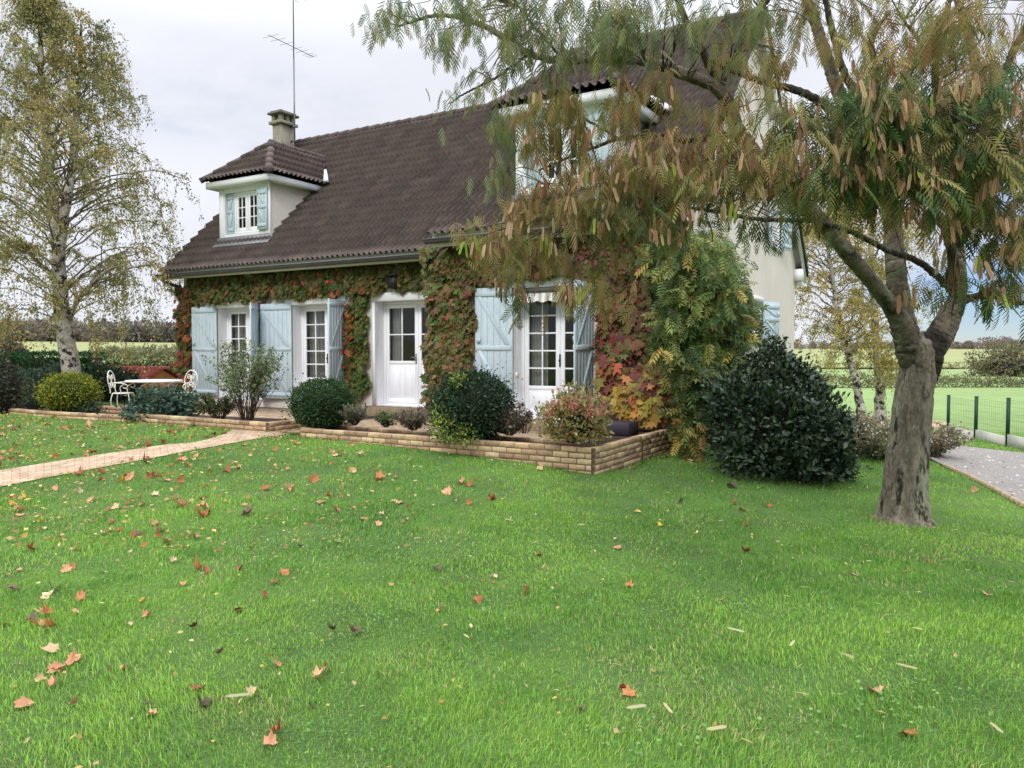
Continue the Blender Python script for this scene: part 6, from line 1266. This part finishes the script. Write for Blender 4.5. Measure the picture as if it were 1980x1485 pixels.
big = [  # u, v, length in m, colour, form, label
    (530, 1425, .125, 'orange', 'cupped', 'glossy orange-brown leaf standing upright at the bottom of the lawn'), (522, 1450, .11, 'tan', 'curled', 'tan leaf lying right under the upright orange-brown leaf'),
    (297, 1392, .10, 'tan', 'flat', 'flat tan leaf beside a small blackish one, bottom left of the lawn'), (285, 1372, .05, 'dark', 'cupped', 'small blackish crumpled leaf above a flat tan leaf'),
    (540, 1296, .10, 'tan', 'curled', 'lone tan-pink curled leaf above the upright orange-brown leaf'), (241, 1302, .10, 'tan', 'curled', 'tan-pink leaf right of the cluster of three tan leaves'),
    (150, 1282, .11, 'tan', 'flat', 'reddish tan leaf topmost of the cluster at lower left'), (112, 1304, .12, 'tan', 'flat', 'broad pale tan leaf in the middle of the cluster at lower left'), (102, 1336, .11, 'tan', 'cupped', 'tan leaf lowest of the cluster at lower left'), (76, 1328, .08, 'pale', 'curled', 'pale folded leaf touching the lowest leaf of the left cluster'),
    (140, 1372, .08, 'tan', 'curled', 'small tan leaf below the cluster at lower left'), (640, 1226, .09, 'dark', 'cupped', 'grey-brown crumpled leaf in the middle left of the lawn'), (420, 1273, .07, 'dark', 'cupped', 'dark purple crumpled leaf left of centre'),
    (513, 1162, .08, 'rust', 'curled', 'dark red leaf standing just below a brown leaf with yellow top'), (535, 1134, .11, 'orange', 'flat', 'brown leaf with a small yellow leaf on top'), (533, 1128, .035, 'yellow', 'flat', 'tiny yellow leaf lying on a brown leaf'), (350, 1140, .10, 'tan', 'curled', 'light tan leaf at mid left, alone on the grass'),
    (850, 1189, .11, 'tan', 'curled', 'tan leaf near the centre of the lawn below a dark curled one'), (843, 1110, .09, 'dark', 'cupped', 'dark curled leaf in the centre of the lawn'), (1215, 1142, .10, 'orange', 'flat', 'salmon-brown leaf right of centre by the dark grass patch'), (1080, 1143, .08, 'rust', 'flat', 'rusty leaf left of the salmon-brown one'),
    (1208, 1341, .10, 'rust', 'curled', 'reddish brown leaf, upper of a touching pair on the right'), (1217, 1354, .10, 'orange', 'flat', 'salmon leaf, lower of a touching pair on the right'), (1693, 1345, .16, 'tan', 'flat', 'large salmon-tan leaf at the lower right of the lawn'), (1760, 1431, .14, 'orange', 'flat', 'orange-brown leaf at the bottom right corner of the lawn'),
    (1195, 1068, .11, 'tan', 'flat', 'tan leaf, lower of two stacked leaves right of centre'), (1192, 1049, .08, 'pale', 'flat', 'pale leaf just above a tan leaf right of centre'), (1912, 1159, .12, 'tan', 'flat', 'tan leaf near the right edge of the lawn'), (618, 979, .15, 'tan', 'flat', 'salmon leaf beside the tuft of clover'), (735, 1021, .12, 'tan', 'flat', 'tan leaf below the clover tuft'),
    (787, 1011, .11, 'pale', 'flat', 'pale tan leaf right of the clover tuft'), (908, 981, .13, 'orange', 'cupped', 'upright salmon leaf in front of the variegated ball shrub'), (1230, 997, .11, 'yellow', 'flat', 'bright yellow leaf on the grass near the brick corner'), (1278, 1024, .08, 'yellow', 'curled', 'small golden leaf on the grass right of the bright yellow one'),
    (222, 990, .20, 'pale', 'flat', 'broad pale leaf on the left lawn by the path'), (325, 1052, .15, 'pale', 'flat', 'cream leaf on the left lawn below the broad pale leaf'), (264, 1042, .13, 'dark', 'flat', 'mauve-grey leaf on the left lawn'), (30, 1147, .15, 'dark', 'flat', 'mauve-brown leaf at the left edge of the lawn'), (106, 1148, .15, 'dark', 'curled', 'brownish mauve leaf right of the one at the left edge'),
    (95, 1196, .12, 'orange', 'cupped', 'curled brown leaf standing at lower left'), (62, 1208, .10, 'dark', 'curled', 'dark brown leaf touching the curled brown one at lower left'), (147, 1192, .08, 'tan', 'curled', 'small light tan leaf right of the curled brown one'), (287, 1198, .12, 'tan', 'curled', 'tan folded leaf below a yellowish one at mid left'), (275, 1168, .09, 'yellow', 'flat', 'yellowish leaf above the tan folded one'),
    (655, 887, .30, 'pale', 'flat', 'large pale leaf at the top of the lawn below the brick planter'), (60, 1070, .12, 'rust', 'cupped', 'rust red leaf at the far left of the lawn'), (1485, 984, .17, 'rust', 'flat', 'brown leaf on the grass left of the thick trunk'), (1790, 1091, .11, 'rust', 'flat', 'small brown leaf on the grass right of the thick trunk'), (1120, 1383, .07, 'dark', 'curled', 'small dark leaf low in the middle of the lawn'), (140, 1108, .08, 'orange', 'cupped', 'small bright orange leaf at mid left'),
]
for i, (u, v, s, c, k, lb) in enumerate(big):
    q = G(u, v - 4); leaf(q[0], q[1], s, c, k, lb, .25, i)
g_ = np.random.default_rng(171); cnt = 0; names = {'tan': 'tan', 'orange': 'orange-brown', 'rust': 'rust red', 'dark': 'dark brown', 'pale': 'pale cream', 'yellow': 'yellow'}
while cnt < 248:
    y = math.sqrt(g_.uniform(3.2 ** 2, 15.5 ** 2)); x = g_.uniform(-.72, .72) * y; u = 990 + F * x / y
    if inpoly(A(x), A(y), HOUSE_POLY)[0] or inpoly(A(x), A(y), PL2)[0] or inpoly(A(x), A(y), GR)[0] or math.hypot(x - TRUNK[0], y - TRUNK[1]) < .4: continue
    pr = 1 if u < 400 else .55 if u < 700 else .13 if u < 1100 else .035
    if y > 8: pr *= 1.2
    onp = inpoly(A(x), A(y), PATH_POLY)[0]
    if g_.random() > pr * (.2 if onp else 1): continue
    c = ['tan', 'orange', 'rust', 'dark', 'pale', 'yellow'][g_.choice(6, p=[.34, .20, .08, .08, .26, .04])]; k = ['flat', 'curled', 'cupped'][g_.integers(3)]
    lxx, lyy = w2l(x, y)
    zone = 'on the brick path' if onp else 'on the lawn beyond the path' if (x < -3.2 and G(u, 860 if 0 else 1000)[1] < y and inpoly(A(x), A(y), np.array([l2w(-13.6, -3.3), l2w(-6, -3.1), tuple(PATH[30, 0, :2]), tuple(PATH[0, 0, :2]), (-16, 8)]))[0]) else 'on the grass by the brick planter' if lyy > -5.5 and u > 560 else 'on the far left part of the front lawn' if u < 480 and y > 5.5 else 'on the near left part of the front lawn' if u < 480 else 'on the middle of the front lawn' if u < 1100 else 'on the right part of the front lawn'
    leaf(x, y, g_.uniform(.09, .17) * (1.25 if y > 7 else .9), c, k, f'{k} {names[c]} fallen leaf {zone}', .35, cnt); cnt += 1
# pale fallen pods
for (u, v, s, lb) in ((485, 1363, .11, 'pale pod lying on the grass left of centre, near the bottom'), (1440, 1239, .10, 'white-green flat pod on the grass, horizontal, right of centre'), (1527, 1268, .08, 'pale upright pod on the grass, right of the horizontal one'), (1250, 1386, .11, 'grey-white pod with a split end near the bottom'), (1300, 1402, .09, 'pale dull pod right of the split one near the bottom'), (1775, 1313, .10, 'pale pod at the right, above the large salmon-tan leaf'), (1405, 1428, .11, 'yellow-green pod near the bottom of the lawn'), (1915, 1420, .12, 'brownish pod at the bottom right edge')):
    ac = Acc(); q = G(u, v); ac.inst(POD, np.zeros((1, 3)), basis(A([cos(s * 90), sin(s * 90), .1]), A([.1, -.3, 1.])), np.array([s]), palette([(178, 172, 128)], 1)); o = ac.build('fallen_pod', M_pod); o.location = (q[0], q[1], q[2] + .05); tag(o, lb, 'pod', 'fallen pods on the lawn')
